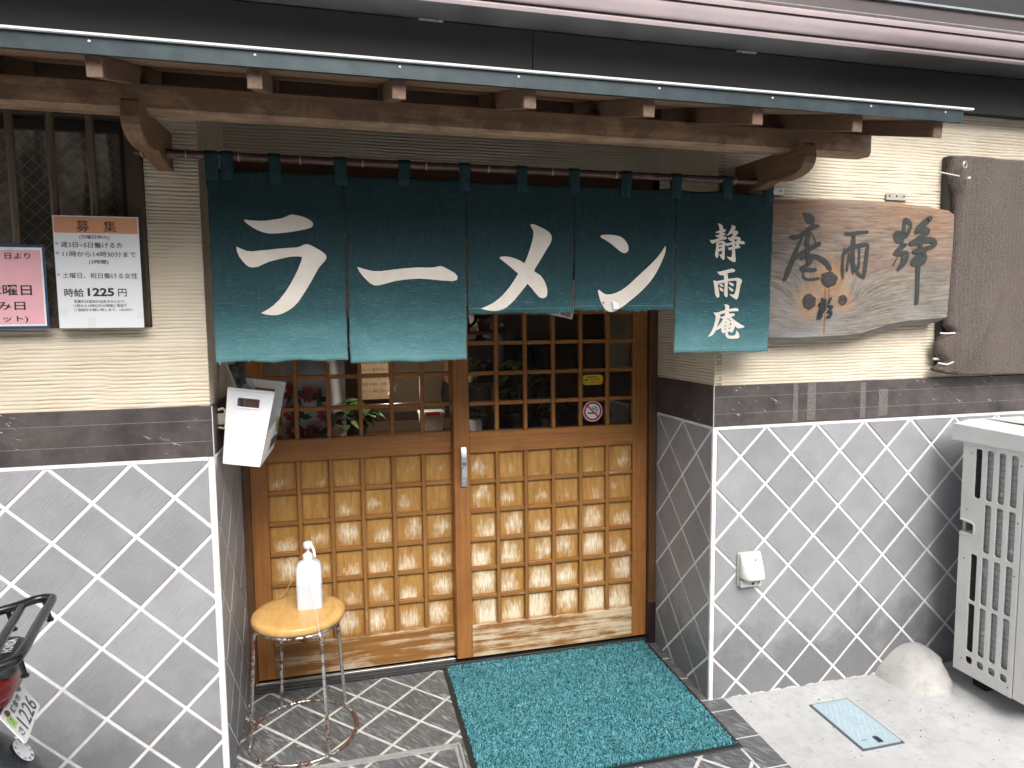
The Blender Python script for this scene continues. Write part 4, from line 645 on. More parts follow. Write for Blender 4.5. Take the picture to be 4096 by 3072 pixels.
def make_door(name, x0, x1, gx0, yf, label, wearf):
    """x0,x1 outer edges; gx0 left edge of the lattice field; yf front face"""
    T = empty(name, ((x0+x1)/2, yf, .03), label, 'door'); gx1 = gx0+6*CP-.012; yb = yf+.030
    z0, zb, zm0, zm1, zt = .046, .181, .918, 1.006, 1.965
    for a, b in ((x0, gx0-.0006), (gx1+.0006, x1)): MB().box(a, b, yf, yb, z0, zt, .0025).build('stile', DWZ, T)
    def rail(za, zc, m, w):
        o = MB().box(gx0, gx1, yf+.001, yb, za, zc, .002).build('rail', m, T); o['wear'] = w; return o
    rail(z0, zb, RAILW, wearf+.1); rail(zm0, zm1, DWX, .3); rail(1.9, zt, DWX, .2)
    cols = [gx0+k*CP-.006-.0085 for k in range(1, 6)]; pw = CP-.017
    bw = .017
    # lower field
    for k, a in enumerate(cols): o = MB().box(a+.0005, a+bw, yf+.003, yb-.004, zb+.0005, zm0-.0005, .002).build('lattice_upright', BARV, T); o['wear'] = .1+.35*wearf*random.random()
    xs0 = [gx0]+[a+bw+.0005 for a in cols]; xs1 = [a for a in cols]+[gx1]
    cache = {}
    for r in range(6):
        zl = zb+(zm0-zb)/6*r; zh = zb+(zm0-zb)/6*(r+1)
        for c in range(6):
            if r: 
                o = MB().box(xs0[c], xs1[c], yf+.0045, yb-.004, zl-.0085, zl+.0085, .002).build('lattice_bar', BARW, T, loc=((xs0[c]+xs1[c])/2-T.location.x, 0, zl-T.location.z)); o['wear'] = .1+.4*wearf*random.random()
            key = round(xs1[c]-xs0[c], 3)
            cx = (xs0[c]+xs1[c])/2; cz = (zl+zh)/2; L = (cx-T.location.x, .018, cz-T.location.z)
            if key not in cache:
                w = (xs1[c]-xs0[c])/2+.0; h = (zh-zl)/2
                q = MB().box(-w, w, 0, .006, -h, h, .0).build('panel', PANELW); q.parent = T; q.location = L; cache[key] = q
            else: q = inst(cache[key], 'panel', T, L)
            q['wear'] = wearf*(.16+.84*(1-r/5.6)**.9)+random.uniform(-.18, .18)
    # glazed field
    for a in cols: MB().box(a+.0005, a+bw, yf+.003, yb-.008, zm1+.0005, 1.8995, .002).build('lattice_upright', DWZ, T)
    n = 7; pc = {}
    zs = [zm1]+[1.122+RP*k for k in range(n)]; zs = [z for z in zs if z < 1.88]+[1.9]
    for r in range(len(zs)-1):
        for c in range(6):
            if r: MB().box(xs0[c], xs1[c], yf+.0045, yb-.008, zs[r]-.0085, zs[r]+.0085, .002).build('lattice_bar', DWX, T, loc=((xs0[c]+xs1[c])/2-T.location.x, 0, zs[r]-T.location.z))
            MB().box(xs0[c]-.001, xs1[c]+.001, yf+.0235, yf+.0265, zs[r]+(.0 if r else .001), zs[r+1]-.0005).build('pane', PANE, T)
    return T
DR = make_door('sliding_door', -.895, -.0375, -.8285, .478, 'right sliding lattice door with the long silver handle', .95)
DL = make_door('sliding_door', -1.685, -.862, -1.6215, .5155, 'left sliding lattice door, behind the round stool', .68)
SILV = plain('satin_silver', (.68,.69,.70), .3, .7, .06, 40)
h = MB(); n = 12; P_ = []
for k in range(n+1):
    u = k/n; z = .784+.163*u; d = .010+.016*math.sin(math.pi*u); P_.append([(-.870,.478-d*.6,z),(-.8665,.478-d,z),(-.8455,.478-d,z),(-.842,.478-d*.6,z),(-.842,.478,z),(-.870,.478,z)])
v = [p for r in P_ for p in r]; f = []
for k in range(n):
    for i in range(6): f.append((k*6+i, k*6+(i+1)%6, (k+1)*6+(i+1)%6, (k+1)*6+i))
f += [tuple(range(6)), tuple(range(n*6, n*6+6))]
hd = MB().add(v, f).build('handle', SILV, DR, True)
MB().lathe([(.0075,0),(.007,.002),(.003,.0022),(.003,.0005)], n=16, mat=Matrix.Translation((-.856,.4535,.880)) @ Matrix.Rotation(R(90),4,'X')).build('lock_cylinder', plain('dark_steel', (.25,.25,.26), .3, .9), hd, True)
for z in (.906,.862,.822): MB().box(-.8695,-.8425,.4525,.4532,z-.0006,z+.0006).build('handle_joint', plain('dark_joint', (.12,.12,.12), .6), hd)
# recessed finger pull on the right stile
MB().add([(-.083,.4772,.925),(-.060,.4772,.925),(-.060,.4772,.835),(-.083,.4772,.835),(-.080,.4795,.917),(-.066,.4795,.917),(-.066,.4795,.842),(-.080,.4795,.842)], [(0,1,5,4),(1,2,6,5),(2,3,7,6),(3,0,4,7),(4,5,6,7)]).build('finger_pull', wood('worn_pull', (.12,.06,.025), (.34,.22,.11), 2), DR)
# stickers
def disc(c, r0, r1, y, n=48, a0=0, a1=360):
    p = []
    for k in range(n+1):
        a = R(a0+(a1-a0)*k/n); p.append(((c[0]+r0*math.cos(a), y, c[1]+r0*math.sin(a)), (c[0]+r1*math.cos(a), y, c[1]+r1*math.sin(a))))
    v = [q for s in p for q in s]; return MB().add(v, [(2*i,2*i+1,2*i+3,2*i+2) for i in range(n)])
YS = .4995
cx, cz = -.2835, 1.067
ST = empty('no_smoking_sticker', (cx,YS,cz), 'round white no smoking sticker with red ring on the door glass', 'sticker')
WHT = plain('white_vinyl', (.90,.90,.90), .35, 0, .03); RED = plain('red_vinyl', (.50,.028,.04), .35, 0, .05); BLK = plain('black_print', (.012,.012,.013), .5)
disc((cx,cz),0.0005,.0445,YS).build('backing', WHT, ST); disc((cx,cz),.0325,.0405,YS-.0004).build('ring', RED, ST)
MB().box(cx-.0225,cx+.0115,YS-.0010,YS-.0006,cz-.0105,cz-.0045).build('cigarette', BLK, ST); 
mb = MB(); mb.box(cx+.0135,cx+.0155,YS-.0010,YS-.0006,cz-.0105,cz-.0045); mb.box(cx+.0170,cx+.0185,YS-.0010,YS-.0006,cz-.0105,cz-.0045); mb.build('cigarette_tip', BLK, ST)
for q in (((-.004,.022,.0016),(-.003,.015,.0026),(.004,.009,.0028),(.011,.009,.0024),(.0165,.004,.0018),(.0165,-.003,.0008)),((.005,.024,.0010),(.008,.019,.0024),(.013,.016,.0026),(.019,.013,.0022),(.021,.006,.0016),(.0205,-.003,.0008))):
    mb = MB(); P_ = []
    for i in range(len(q)):
        a = Vector(q[max(0,i-1)][:2]); b = Vector(q[min(len(q)-1,i+1)][:2]); d = (b-a).normalized(); nn = Vector((-d.y,d.x))*q[i][2]*.8; p = Vector(q[i][:2]); P_.append([(cx+p.x+nn.x,YS-.0008,cz+p.y+nn.y),(cx+p.x-nn.x,YS-.0008,cz+p.y-nn.y)])
    mb.grid(np.array(P_)).build('smoke', BLK, ST)
d = Vector((1,-1)).normalized(); nn = Vector((1,1)).normalized()*.0032; e = .034
MB().add([(cx+s*d.x*e+w*nn.x, YS-.0013, cz+s*d.y*e+w*nn.y) for s, w in ((-1,-1),(1,-1),(1,1),(-1,1))], [(0,1,2,3)]).build('bar', RED, ST)
YE = empty('yellow_sticker', (-.283,YS,1.203), 'yellow closing-day sticker above the no smoking sign', 'sticker')
YLW = plain('yellow_vinyl', (.80,.56,.035), .45, 0, .04); ORG = plain('orange_print', (.55,.11,.02), .5)
v, f = curve_mesh([rrect(-.3305,-.2365,1.1815,1.2245,.016,6)]); MB().add([(p[0],YS,p[1]) for p in v], f).build('backing', YLW, YE)
fy = lambda a,b: (a, YS-.0006, b)
place_text('print', '2026年5月1日~', YE, fy, -.311,-.258,1.2115,1.2185, BLK, .03); place_text('print', '毎週', YE, fy, -.320,-.306,1.200,1.2085, BLK, .03)
place_text('print', '水', YE, fy, -.300,-.292,1.200,1.2085, ORG, .03); place_text('print', '曜日・', YE, fy, -.291,-.273,1.2005,1.2075, BLK, .02); place_text('print', '金', YE, fy, -.272,-.264,1.200,1.2085, ORG, .03); place_text('print', '曜日', YE, fy, -.263,-.251,1.2005,1.2075, BLK, .02)
place_text('print', 'Aセット・春巻きお休み日', YE, fy, -.325,-.242,1.1885,1.1965, ORG, .02)
PK = empty('pink_notice', (-.40,.470,1.46), 'pink price notice peeking out below the curtain on the right door', 'notice')
PINK = plain('pink_paper', (.72,.33,.36), .6, 0, .03)
def quad(c, y, name, m, par): return MB().add([(a,y,b) for a,b in c], [(0,1,2,3)]).build(name, m, par)
quad([(-.72,1.535),(-.385,1.462),(-.352,1.62),(-.687,1.69)], .4745, 'sheet', WHT, PK); quad([(-.71,1.54),(-.392,1.470),(-.362,1.61),(-.68,1.68)], .4740, 'print_field', PINK, PK)
v, f = text_mesh('Aセット)', .02); 
ca, sa = math.cos(R(-12)), math.sin(R(-12)); MB().add([(-.505+(p[0]*ca-p[1]*sa)*.027, .4735, 1.500+(p[0]*sa+p[1]*ca)*.027) for p in v], f).build('print', BLK, PK)
# ------------------------------------------------------------------ carved signboard
SB = empty('wooden_signboard', (.55,-.03,1.63), 'weathered wooden signboard with black brush characters, right of the curtain', 'sign')
def m_sign():
    t = NT('weathered_sign_wood'); v = t.co((.10,1,.9), 0); w = t.co((1,1,1), 0); x, y, z = t.sep(w)
    # growth rings bend round the knots
    acc = z
    for kx, kz, kr, kh in KNOTS:
        lx, lz = kx-.55, kz-1.63
        d2 = t.math('ADD', t.math('POWER', t.math('MULTIPLY', t.math('SUBTRACT', x, lx), .55), 2.), t.math('POWER', t.math('SUBTRACT', z, lz), 2.))
        acc = t.math('ADD', acc, t.math('MULTIPLY', t.math('DIVIDE', .0032, t.math('ADD', d2, .0022)), .075))
    wv = t.n('ShaderNodeCombineXYZ'); t.l(t.math('MULTIPLY', x, .07), wv.inputs[0]); t.l(acc, wv.inputs[2]); t.l(y, wv.inputs[1])
    n = t.noise(wv.outputs[0], 130, 5, .65, .4); n2 = t.noise(v, 300, 3, .7); n3 = t.noise(t.co((.5,1,1), 0), 5.5, 4, .6); n4 = t.noise(w, 30, 6, .7)
    f = t.math('ADD', t.math('MULTIPLY', n, .7), t.math('MULTIPLY', n2, .3)); c = t.mix(t.ramp(f, [(.34, 0.), (.66, 1.)]), (.072,.058,.047), (.31,.27,.225))
    c = t.mix(t.ramp(t.noise(t.co((.35,1,1.3), 0), 11, 5, .65), [(.50, 0.), (.66, .7)]), c, t.mix(f, (.035,.033,.034), (.20,.19,.185)))
    c = t.mix(t.ramp(t.math('ADD', t.math('MULTIPLY', z, 1.1), n3), [(.48, 0.), (.80, .55)]), c, t.mix(f, (.17,.068,.027), (.40,.195,.085)))      # orange heartwood left along the top
    c = t.mix(t.ramp(t.math('ADD', t.math('MULTIPLY', z, -1.2), n3), [(.60, 0.), (.80, .5)]), c, t.mix(f, (.12,.125,.13), (.46,.46,.455)))
    rg = None
    for kx, kz, kr, kh in KNOTS:
        d = t.math('SQRT', t.math('ADD', t.math('POWER', t.math('SUBTRACT', x, kx-.55), 2.), t.math('POWER', t.math('SUBTRACT', z, kz-1.63), 2.))); q = t.ramp(t.math('ADD', t.math('DIVIDE', d, kr*2.6), t.math('MULTIPLY', t.math('SUBTRACT', n4, .5), .5)), [(.35, .85), (.9, 0.)]); rg = q if rg is None else t.math('MAXIMUM', rg, q)
    c = t.mix(t.math('MULTIPLY', rg, .8), c, t.mix(f, (.22,.10,.035), (.48,.27,.12)))
    t.bump(f, .5, .003); return t.set(c, .62, spec=.35)
SIGNW = m_sign()
front = [(.02,1.388),(.177,1.387),(.30,1.386),(.418,1.389),(.50,1.391),(.571,1.399),(.63,1.413),(.674,1.426),(.73,1.437),(.78,1.443),(.85,1.447),(.963,1.455),(.968,1.55),(.973,1.67),(.977,1.76),(.976,1.845),(.955,1.856),(.861,1.861),(.72,1.869),(.551,1.872),(.36,1.868),(.181,1.861),(.02,1.858)]
back = [(.02,1.362),(.19,1.361),(.35,1.364),(.45,1.370),(.55,1.378),(.63,1.388),(.70,1.402),(.76,1.415),(.82,1.424),(.88,1.427),(.93,1.429),(.966,1.436),(.972,1.55),(.978,1.67),(.982,1.76),(.984,1.858),(.955,1.874),(.861,1.884),(.73,1.893),(.56,1.896),(.36,1.892),(.185,1.886),(.02,1.882)]
N_ = len(front)
MB().add([(x,-.0755,z) for x,z in front]+[(x*1.0+.002*math.sin(i),-.066,z+(.008 if z > 1.7 else -.006)) for i,(x,z) in enumerate(front)]+[(x,-.032,z) for x,z in back], [tuple(range(N_))]+[(i,N_+i,N_+(i+1)%N_,(i+1)%N_) for i in range(N_)]+[(N_+i,2*N_+i,2*N_+(i+1)%N_,N_+(i+1)%N_) for i in range(N_)]+[tuple(range(3*N_-1,2*N_-1,-1))]).build('board', SIGNW, SB)
t = NT('bark_knot'); v = t.co((1,1,1), 1); n = t.noise(v, 150, 6, .8); c = t.mix(t.ramp(n, [(.4, 0.), (.7, 1.)]), (.012,.008,.010), (.10,.065,.065)); t.bump(n, 1., .006); KNOTM = t.set(c, .45, spec=.6)
KRIM = plain('pale_knot_rim', (.34,.22,.115), .7, 0, .3, 120)
for kx, kz, a, b in KNOTS:
    rs = random.Random(int(kx*1000)); m = 22; an = [2*math.pi*k/m for k in range(m)]; jit = [1+.09*rs.uniform(-1,1) for _ in an]
    ring = lambda s, y: [(kx+a*s*j*math.cos(q), y, kz+b*s*j*math.sin(q)) for q, j in zip(an, jit)]
    v = ring(.86,-.0757)+ring(.80,-.0772)+ring(.5,-.0778)+ring(.2,-.0768); f = [(r*m+k, r*m+(k+1)%m, (r+1)*m+(k+1)%m, (r+1)*m+k) for r in range(3) for k in range(m)]+[tuple(range(3*m,4*m))]
    MB().add(v, f).build('knot', KNOTM, SB, True)
    v = ring(1.0,-.0758)+ring(.96,-.0766)+ring(.86,-.0766); MB().add(v, [(r*m+k, r*m+(k+1)%m, (r+1)*m+(k+1)%m, (r+1)*m+k) for r in range(2) for k in range(m)]).build('knot_rim', KRIM, SB, True)
INK = plain('faded_black_ink', (.030,.034,.032), .6, 0, .35, 90)
def brush(strokes, y0, name, m, par):
    mb = MB()
    for si, st in enumerate(strokes):
        # smooth the centre line, then sweep a ribbon with round ends
        P_ = [Vector((a,b,w)) for a,b,w in st]; Q = []
        for i in range(len(P_)-1):
            p0, p1, p2, p3 = P_[max(0,i-1)], P_[i], P_[i+1], P_[min(len(P_)-1,i+2)]
            for k in range(5):
                u = k/5; Q.append(.5*((2*p1)+(p2-p0)*u+(2*p0-5*p1+4*p2-p3)*u*u+(3*p1-p0-3*p2+p3)*u**3))
        Q.append(P_[-1]); y = y0-.00012*si; L = []; y_ = y
        for i, q in enumerate(Q):
            a = Q[max(0,i-1)]; b = Q[min(len(Q)-1,i+1)]; d = Vector((b.x-a.x,b.y-a.y)); d = d.normalized() if d.length > 0 else Vector((1,0)); n_ = Vector((-d.y,d.x)); y = y_-.00003*i; w = max(.0008,q.z*1.22); L.append([(q.x+n_.x*w,y,q.y+n_.y*w),(q.x-n_.x*w,y,q.y-n_.y*w)])
        mb.grid(np.array(L))
        for q in (Q[0], Q[-1]):
            b0 = len(mb.v); w = max(.0008,q.z*1.22); mb.v += [(q.x+w*math.cos(R(30*k)), y-.00005, q.y+w*math.sin(R(30*k))) for k in range(12)]; mb.f.append(tuple(range(b0,b0+12)))
    return mb.build(name, m, par)
for k in ('an','ame','shizu'): brush(BRUSH[k], -.0765, 'brush_character', INK, SB)
brush(BRUSH['sig'], -.0790, 'signature', plain('black_signature_ink', (.016,.016,.016), .6), SB)
RES = plain('resin_run', (.30,.10,.045), .35)
kx, kz = KNOTS[0][:2]; mb = MB()
for dx, z1 in ((-.012,1.40),(.004,1.515)): mb.box(kx+dx-.0022,kx+dx+.0022,-.0765,-.0756,z1,kz-.03)
mb.build('resin_run', RES, SB)
TABM = plain('dull_steel_plate', (.55,.52,.45), .45, .5, .2, 60)
for x in (.172,.722):
    p = MB().box(x,x+.097,-.008,-.004,1.906,1.934,.001).build('hanging_plate', TABM, SB)
    for d in (.015,.048,.082): MB().lathe([(.004,0),(.003,.0015)], n=10, mat=Matrix.Translation((x+d,-.0082,1.922)) @ Matrix.Rotation(R(90),4,'X')).build('plate_screw', plain('dark_screw', (.10,.09,.08), .5, .6) if 'dark_screw' not in bpy.data.materials else bpy.data.materials['dark_screw'], p)

# ------------------------------------------------------------------ paper notices at the left window
PAPER = plain('white_print_paper', (.80,.82,.84), .45, 0, .02, 20); HDR = plain('orange_header_print', (.72,.34,.18), .5, 0, .04, 20); INKG = plain('charcoal_print', (.035,.037,.04), .5); PINKP = plain('pink_notice_paper', (.80,.43,.47), .5, 0, .03, 20)
t = NT('clear_sleeve'); t.t.nodes.remove(t.p); tr = t.n('ShaderNodeBsdfTransparent'); tr.inputs[0].default_value = (.965,.97,.975,1); gl = t.n('ShaderNodeBsdfGlossy'); gl.inputs['Roughness'].default_value = .12
mx = t.n('ShaderNodeMixShader'); mx.inputs[0].default_value = .06; t.l(tr.outputs[0], mx.inputs[1]); t.l(gl.outputs[0], mx.inputs[2]); t.l(mx.outputs[0], t.out.inputs[0]); CLEAR = t.m
WN = empty('hiring_notice', (-1.978,-.088,1.60), 'white hiring notice with an orange header, in a clear sleeve', 'notice')
YP = -.088
MB().box(-2.0885,-1.8665,YP+.0012,YP+.003,1.4425,1.7585).build('sleeve', CLEAR, WN); MB().box(-2.083,-1.8705,YP,YP+.001,1.4465,1.7545).build('sheet', PAPER, WN)
MB().box(-2.0805,-1.8735,YP-.0006,YP-.0001,1.7075,1.7515).build('header_field', HDR, WN)
fp = lambda a,b: (a, YP-.0011, b)
for body, x0, x1, zc, h, bd in (('募　集',-2.026,-1.927,1.7265,.0315,0),('(日曜日休み)',-2.020,-1.946,1.6965,.0125,0),('* 週3日~5日働ける方',-2.0795,-1.9135,1.6755,.0155,0),('* 11時から14時30分まで',-2.0795,-1.881,1.6505,.0155,0),('(3時間)',-2.0,-1.952,1.6285,.0135,.004),('* 土曜日、祝日働ける女性',-2.0795,-1.8805,1.5915,.0155,0),('営業中は面接が出来ませんので、',-2.043,-1.914,1.5202,.0085,0),('11時から15時以外の時間に電話で',-2.045,-1.911,1.5085,.0085,0),('ご連絡をお願い致します。(25)3671',-2.044,-1.899,1.4965,.0088,0)):
    place_text('print', body, WN, fp, x0, x1, zc-h/2, zc+h/2, INKG, bd)
place_text('print', '時給', WN, fp, -2.0655,-2.0175,1.533,1.556, INKG, .008); place_text('print', '1225', WN, fp, -2.008,-1.942,1.5345,1.5575, INKG, .03); place_text('print', '円', WN, fp, -1.932,-1.9105,1.534,1.555, INKG, .004)
TAPE = NT('clear_tape'); _p = TAPE.p; TAPE.t.nodes.remove(_p); _a = TAPE.n('ShaderNodeBsdfTransparent'); _b = TAPE.n('ShaderNodeBsdfGlossy'); _b.inputs['Roughness'].default_value = .3; _c = TAPE.n('ShaderNodeMixShader'); _c.inputs[0].default_value = .04; TAPE.l(_a.outputs[0], _c.inputs[1]); TAPE.l(_b.outputs[0], _c.inputs[2]); TAPE.l(_c.outputs[0], TAPE.out.inputs[0]); TAPE = TAPE.m
for a, b, c, d in ((-2.095,-2.06,1.478,1.500),(-1.89,-1.858,1.470,1.490),(-2.012,-1.992,1.438,1.475)): MB().add([(a,YP-.0018,c),(b,YP-.0018,c),(b,YP-.0018,d),(a,YP-.0018,d)], [(0,1,2,3)]).build('tape', TAPE, WN)
PN = empty('holiday_notice', (-2.24,-.09,1.56), 'pink opening-days notice in a blue-edged sleeve, cut by the left edge', 'notice')
BLUE = plain('blue_sleeve_edge', (.05,.085,.17), .25); YQ = -.092
mb = MB(); mb.box(-2.46,-2.1065,YQ+.002,YQ+.0042,1.446,1.453,.0008); mb.box(-2.46,-2.1065,YQ+.002,YQ+.0042,1.6665,1.6735,.0008); mb.box(-2.1115,-2.1065,YQ+.002,YQ+.0042,1.4535,1.666,.0008); mb.box(-2.46,-2.455,YQ+.002,YQ+.0042,1.4535,1.666,.0008); mb.build('sleeve_edge', BLUE, PN)
MB().box(-2.4545,-2.112,YQ+.001,YQ+.0018,1.4535,1.666).build('sheet', PAPER, PN); MB().box(-2.452,-2.1165,YQ,YQ+.0007,1.459,1.658).build('print_field', PINKP, PN)
fq = lambda a,b: (a, YQ-.0008, b)
for body, x0, x1, z0, z1 in (('日より',-2.2005,-2.140,1.634,1.651),('木曜日',-2.252,-2.142,1.5365,1.566),('お休み日',-2.304,-2.160,1.497,1.521),('(Aセット)',-2.275,-2.1555,1.4625,1.481)): place_text('print', body, PN, fq, x0, x1, z0, z1, INKG, .012)
MB().add([(-2.196,YQ-.0016,1.655),(-2.178,YQ-.0016,1.655),(-2.178,YQ-.0016,1.705),(-2.196,YQ-.0016,1.705)], [(0,1,2,3)]).build('tape', TAPE, PN)

# ------------------------------------------------------------------ shade cloth over the right window
SH = empty('shade_cloth', (1.35,-.06,1.65), 'brown knitted shade cloth tied over the right-hand window', 'shade cloth')
t = NT('knitted_shade_net'); v = t.co((1,1,1), 0); sx = t.sep(v)
rib = t.math('ABSOLUTE', t.math('SUBTRACT', t.math('FRACT', t.math('MULTIPLY', t.math('ADD', sx[0], t.math('MULTIPLY', t.noise(v, 8, 2), .003)), 52.)), .5)); row = t.math('ABSOLUTE', t.math('SUBTRACT', t.math('FRACT', t.math('ADD', t.math('MULTIPLY', sx[2], 190.), t.math('MULTIPLY', rib, 2.))), .5)); n = t.noise(v, 420, 3); big = t.noise(v, 5, 4)
rib2 = t.math('ABSOLUTE', t.math('SUBTRACT', t.math('FRACT', t.math('MULTIPLY', sx[0], 208.)), .5)); k = t.math('ADD', t.math('ADD', t.math('MULTIPLY', t.math('MULTIPLY', rib2, row), 1.3), .22), t.math('ADD', t.math('MULTIPLY', t.noise(v, 230, 4, .75), .75), t.ramp(rib, [(.0, 0.), (.15, .05)]))); c = t.ramp(k, [(.50, (.022,.018,.016)), (.70, (.098,.080,.070)), (.95, (.25,.21,.185))]); c = t.mix(t.ramp(big, [(.4, 0.), (.75, .4)]), c, (.16,.125,.11)); t.bump(k, .8, .003); NET = t.set(c, .85, spec=.2)
edge = [(2.075,1.02),(2.06,.985),(2.02,.978),(1.996,.980),(1.93,1.003),(1.85,1.008),(1.70,.998),(1.54,.985),(1.42,.984),(1.392,1.008),(1.375,.968),(1.342,.948),(1.31,.952),(1.275,.982),(1.262,.965),(1.247,.938),(1.238,.945),(1.222,1.03)]
ez = np.array([e[0] for e in edge])[::-1]; ex = np.array([e[1] for e in edge])[::-1]
nz, nx = 120, 140; zz = np.linspace(0, 1, nz+1); P_ = np.zeros((nz+1, nx+1, 3))
for i, a in enumerate(zz):
    z = 1.222+(2.072-1.222)*a; xl = np.interp(z, ez, ex); u = np.linspace(0, 1, nx+1)**1.0; x = xl+(2.42-xl)*u
    sag = -.006*np.sin(u*9)*1.2; zz_ = z + (np.where(a > .97, .004*np.sin(x*14), 0)) + (-.004*(1-a)*np.sin(x*5))
    puff = .018*np.exp(-((x-1.10)/.11)**2)*np.exp(-((z-1.33)/.13)**2)+.012*np.exp(-(((x-1.12)-(z-1.36)*.5)/.03)**2)*np.exp(-((z-1.42)/.12)**2)+.010*np.exp(-(((x-1.06)-(z-1.5)*.15)/.02)**2)*np.clip((1.9-z)/.5,0,1)+.012*np.exp(-((x-1.03)/.02)**2)*np.exp(-((z-1.98)/.06)**2)
    fold = .006*np.sin(x*31+z*2)*np.clip((z-1.25)/.2,0,1)*.5+.007*np.sin(x*11+1)
    y = -.062-puff-fold+.028*(1-np.clip((x-xl)/.03,0,1))**2
    P_[i,:,0] = x; P_[i,:,1] = y; P_[i,:,2] = zz_
o = MB().grid(P_).build('net', NET, SH, True, angle=180); m_ = o.modifiers.new('s','SOLIDIFY'); m_.thickness = .002
TIE = plain('white_cable_tie', (.72,.72,.70), .45)
MB().tube([(.93,-.045,2.012),(.965,-.058,2.003),(.995,-.072,1.994)], .0022, 6).build('cable_tie', TIE, SH); MB().box(1.022,1.032,-.088,-.080,1.983,1.990).build('cable_tie', TIE, SH)
MB().tube([(.955,-.055,1.392),(.985,-.066,1.391),(1.012,-.07,1.392)], .003, 6).build('cable_tie', TIE, SH); MB().tube([(.955,-.052,1.275),(.985,-.066,1.268),(1.012,-.07,1.279)], .003, 6).build('cable_tie', TIE, SH)
MB().tube([(1.008+.0115*math.cos(R(a)),-.083+.003*math.cos(R(a)),2.035+.0115*math.sin(R(a))) for a in range(0,360,20)], .0026, 6, closed=True).build('grommet', plain('steel_grommet', (.6,.6,.6), .3, .7), SH, True)
MB().tube([(.955,-.03,1.290),(.99,-.035,1.288)], .005, 8).build('cable_tie', TIE, SH)

# ------------------------------------------------------------------ weatherproof outlet
OU = empty('outdoor_outlet', (.155,0,.51), 'white weatherproof outlet cover on the slate wall', 'outlet')
OW = plain('ivory_plastic', (.74,.73,.69), .4, 0, .05, 20)
MB().box(.104,.202,-.016,-.003,.440,.572,.004).build('back_plate', plain('grey_gasket', (.50,.48,.43), .5), OU)
P_ = []
for z, y, x0, x1 in ((.571,-.020,.112,.196),(.562,-.030,.110,.198),(.545,-.040,.109,.199),(.52,-.054,.108,.200),(.50,-.062,.107,.201),(.482,-.066,.107,.201),(.478,-.064,.108,.200)):
    P_.append([(x0-.001,-.0165,z),(x0+.002,(y-.0165)*.55,z),(x0+.014,y,z),((x0+x1)/2,y-.003,z),(x1-.014,y,z),(x1-.002,(y-.0165)*.55,z),(x1+.001,-.0165,z)])
o = MB().grid(np.array(P_)).build('hood', OW, OU, True, angle=60); m_ = o.modifiers.new('s','SOLIDIFY'); m_.thickness = .003; m_.offset = 1
MB().box(.110,.198,-.030,-.0165,.4405,.470,.003).build('base', OW, OU); MB().box(.120,.150,-.045,-.031,.462,.474,.002).build('latch', OW, OU)
for x in (.158,.186): MB().lathe([(.006,0),(.005,.003)], n=12, mat=Matrix.Translation((x,-.031,.455)) @ Matrix.Rotation(R(90),4,'X')).build('plug_hole', plain('dark_recess', (.05,.045,.04), .6) if x < .17 else TABM, OU)
MB().lathe([(.0035,0),(.003,.0008)], n=10, mat=Matrix.Translation((.160,-.0415,.549)) @ Matrix.Rotation(R(70),4,'X')).build('screw_hole', plain('dark_screw_hole', (.02,.02,.02), .6), OU)

# ------------------------------------------------------------------ air conditioner outdoor unit
AC = empty('air_conditioner', (1.4,-.30,gz(-.3)), 'cream outdoor air conditioner unit with slotted side, at the right edge', 'air conditioner')
t = NT('aged_cream_casing'); v = t.co((1,1,1), 0); n = t.noise(v, 6, 6, .65); n2 = t.noise(t.co((1,1,.3), 0), 40, 6, .7); c = t.mix(t.ramp(n, [(.35, 0.), (.75, 1.)]), (.72,.71,.68), (.63,.62,.585)); c = t.mix(t.ramp(n2, [(.6, 0.), (.8, .45)]), c, (.40,.38,.34)); CASE = t.set(c, .45, spec=.4)
X0 = 1.0; Y0, Y1, Y2 = -.146, -.387, -.455
holes = []
ys = [-.197,-.244,-.291,-.338]
for r, (zt, zb) in enumerate(((.957,.765),(.752,.565),(.548,.362),(.352,.158),(.140,.110))):
    for c, yv in enumerate(ys):
        if r == 1 and c == 0: continue
        holes.append(rrect(-yv, -yv+.029, zb, zt, .0095, 4))
hand = [(.146,.672),(.200,.668),(.208,.660),(.208,.625),(.200,.617),(.146,.617)]
outl = [(-Y0,.066),(-Y1-.0008,.066),(-Y1-.0008,.975),(-Y0,.975),(-Y0,.668),(.203,.664),(.206,.658),(.206,.628),(.203,.622),(-Y0,.618)]
v, f = curve_mesh([outl]+holes, .002, .0012); MB().add([(X0+p[2], -p[0], p[1]) for p in v], f).build('slotted_side', CASE, AC)
MB().box(X0-.001,X0+.06,-.2065,-.1465,.6225,.6235).build('grip_ledge', CASE, AC); MB().box(X0+.05,X0+.052,-.2075,-.146,.615,.672).build('grip_back', RUBBER, AC)  # grip_back: black sheet added to paint the recess as dark as its shade
MB().tube([(X0-.003,-.148,.671),(X0-.003,-.200,.667),(X0-.003,-.2075,.659),(X0-.003,-.2075,.626),(X0-.003,-.200,.619),(X0-.003,-.148,.615)], .0048, 8).build('grip_rim', CASE, AC, True)
MB().box(X0-.002,X0+.86,Y2,Y1-.0015,.066,.975,.004).build('front_panel', CASE, AC); MB().box(X0+.84,X0+.86,Y1-.001,Y0,.066,.975,.003).build('far_side', CASE, AC)
MB().box(X0+.01,X0+.835,Y1,Y0+.004,.066,.075).build('base_pan', CASE, AC)
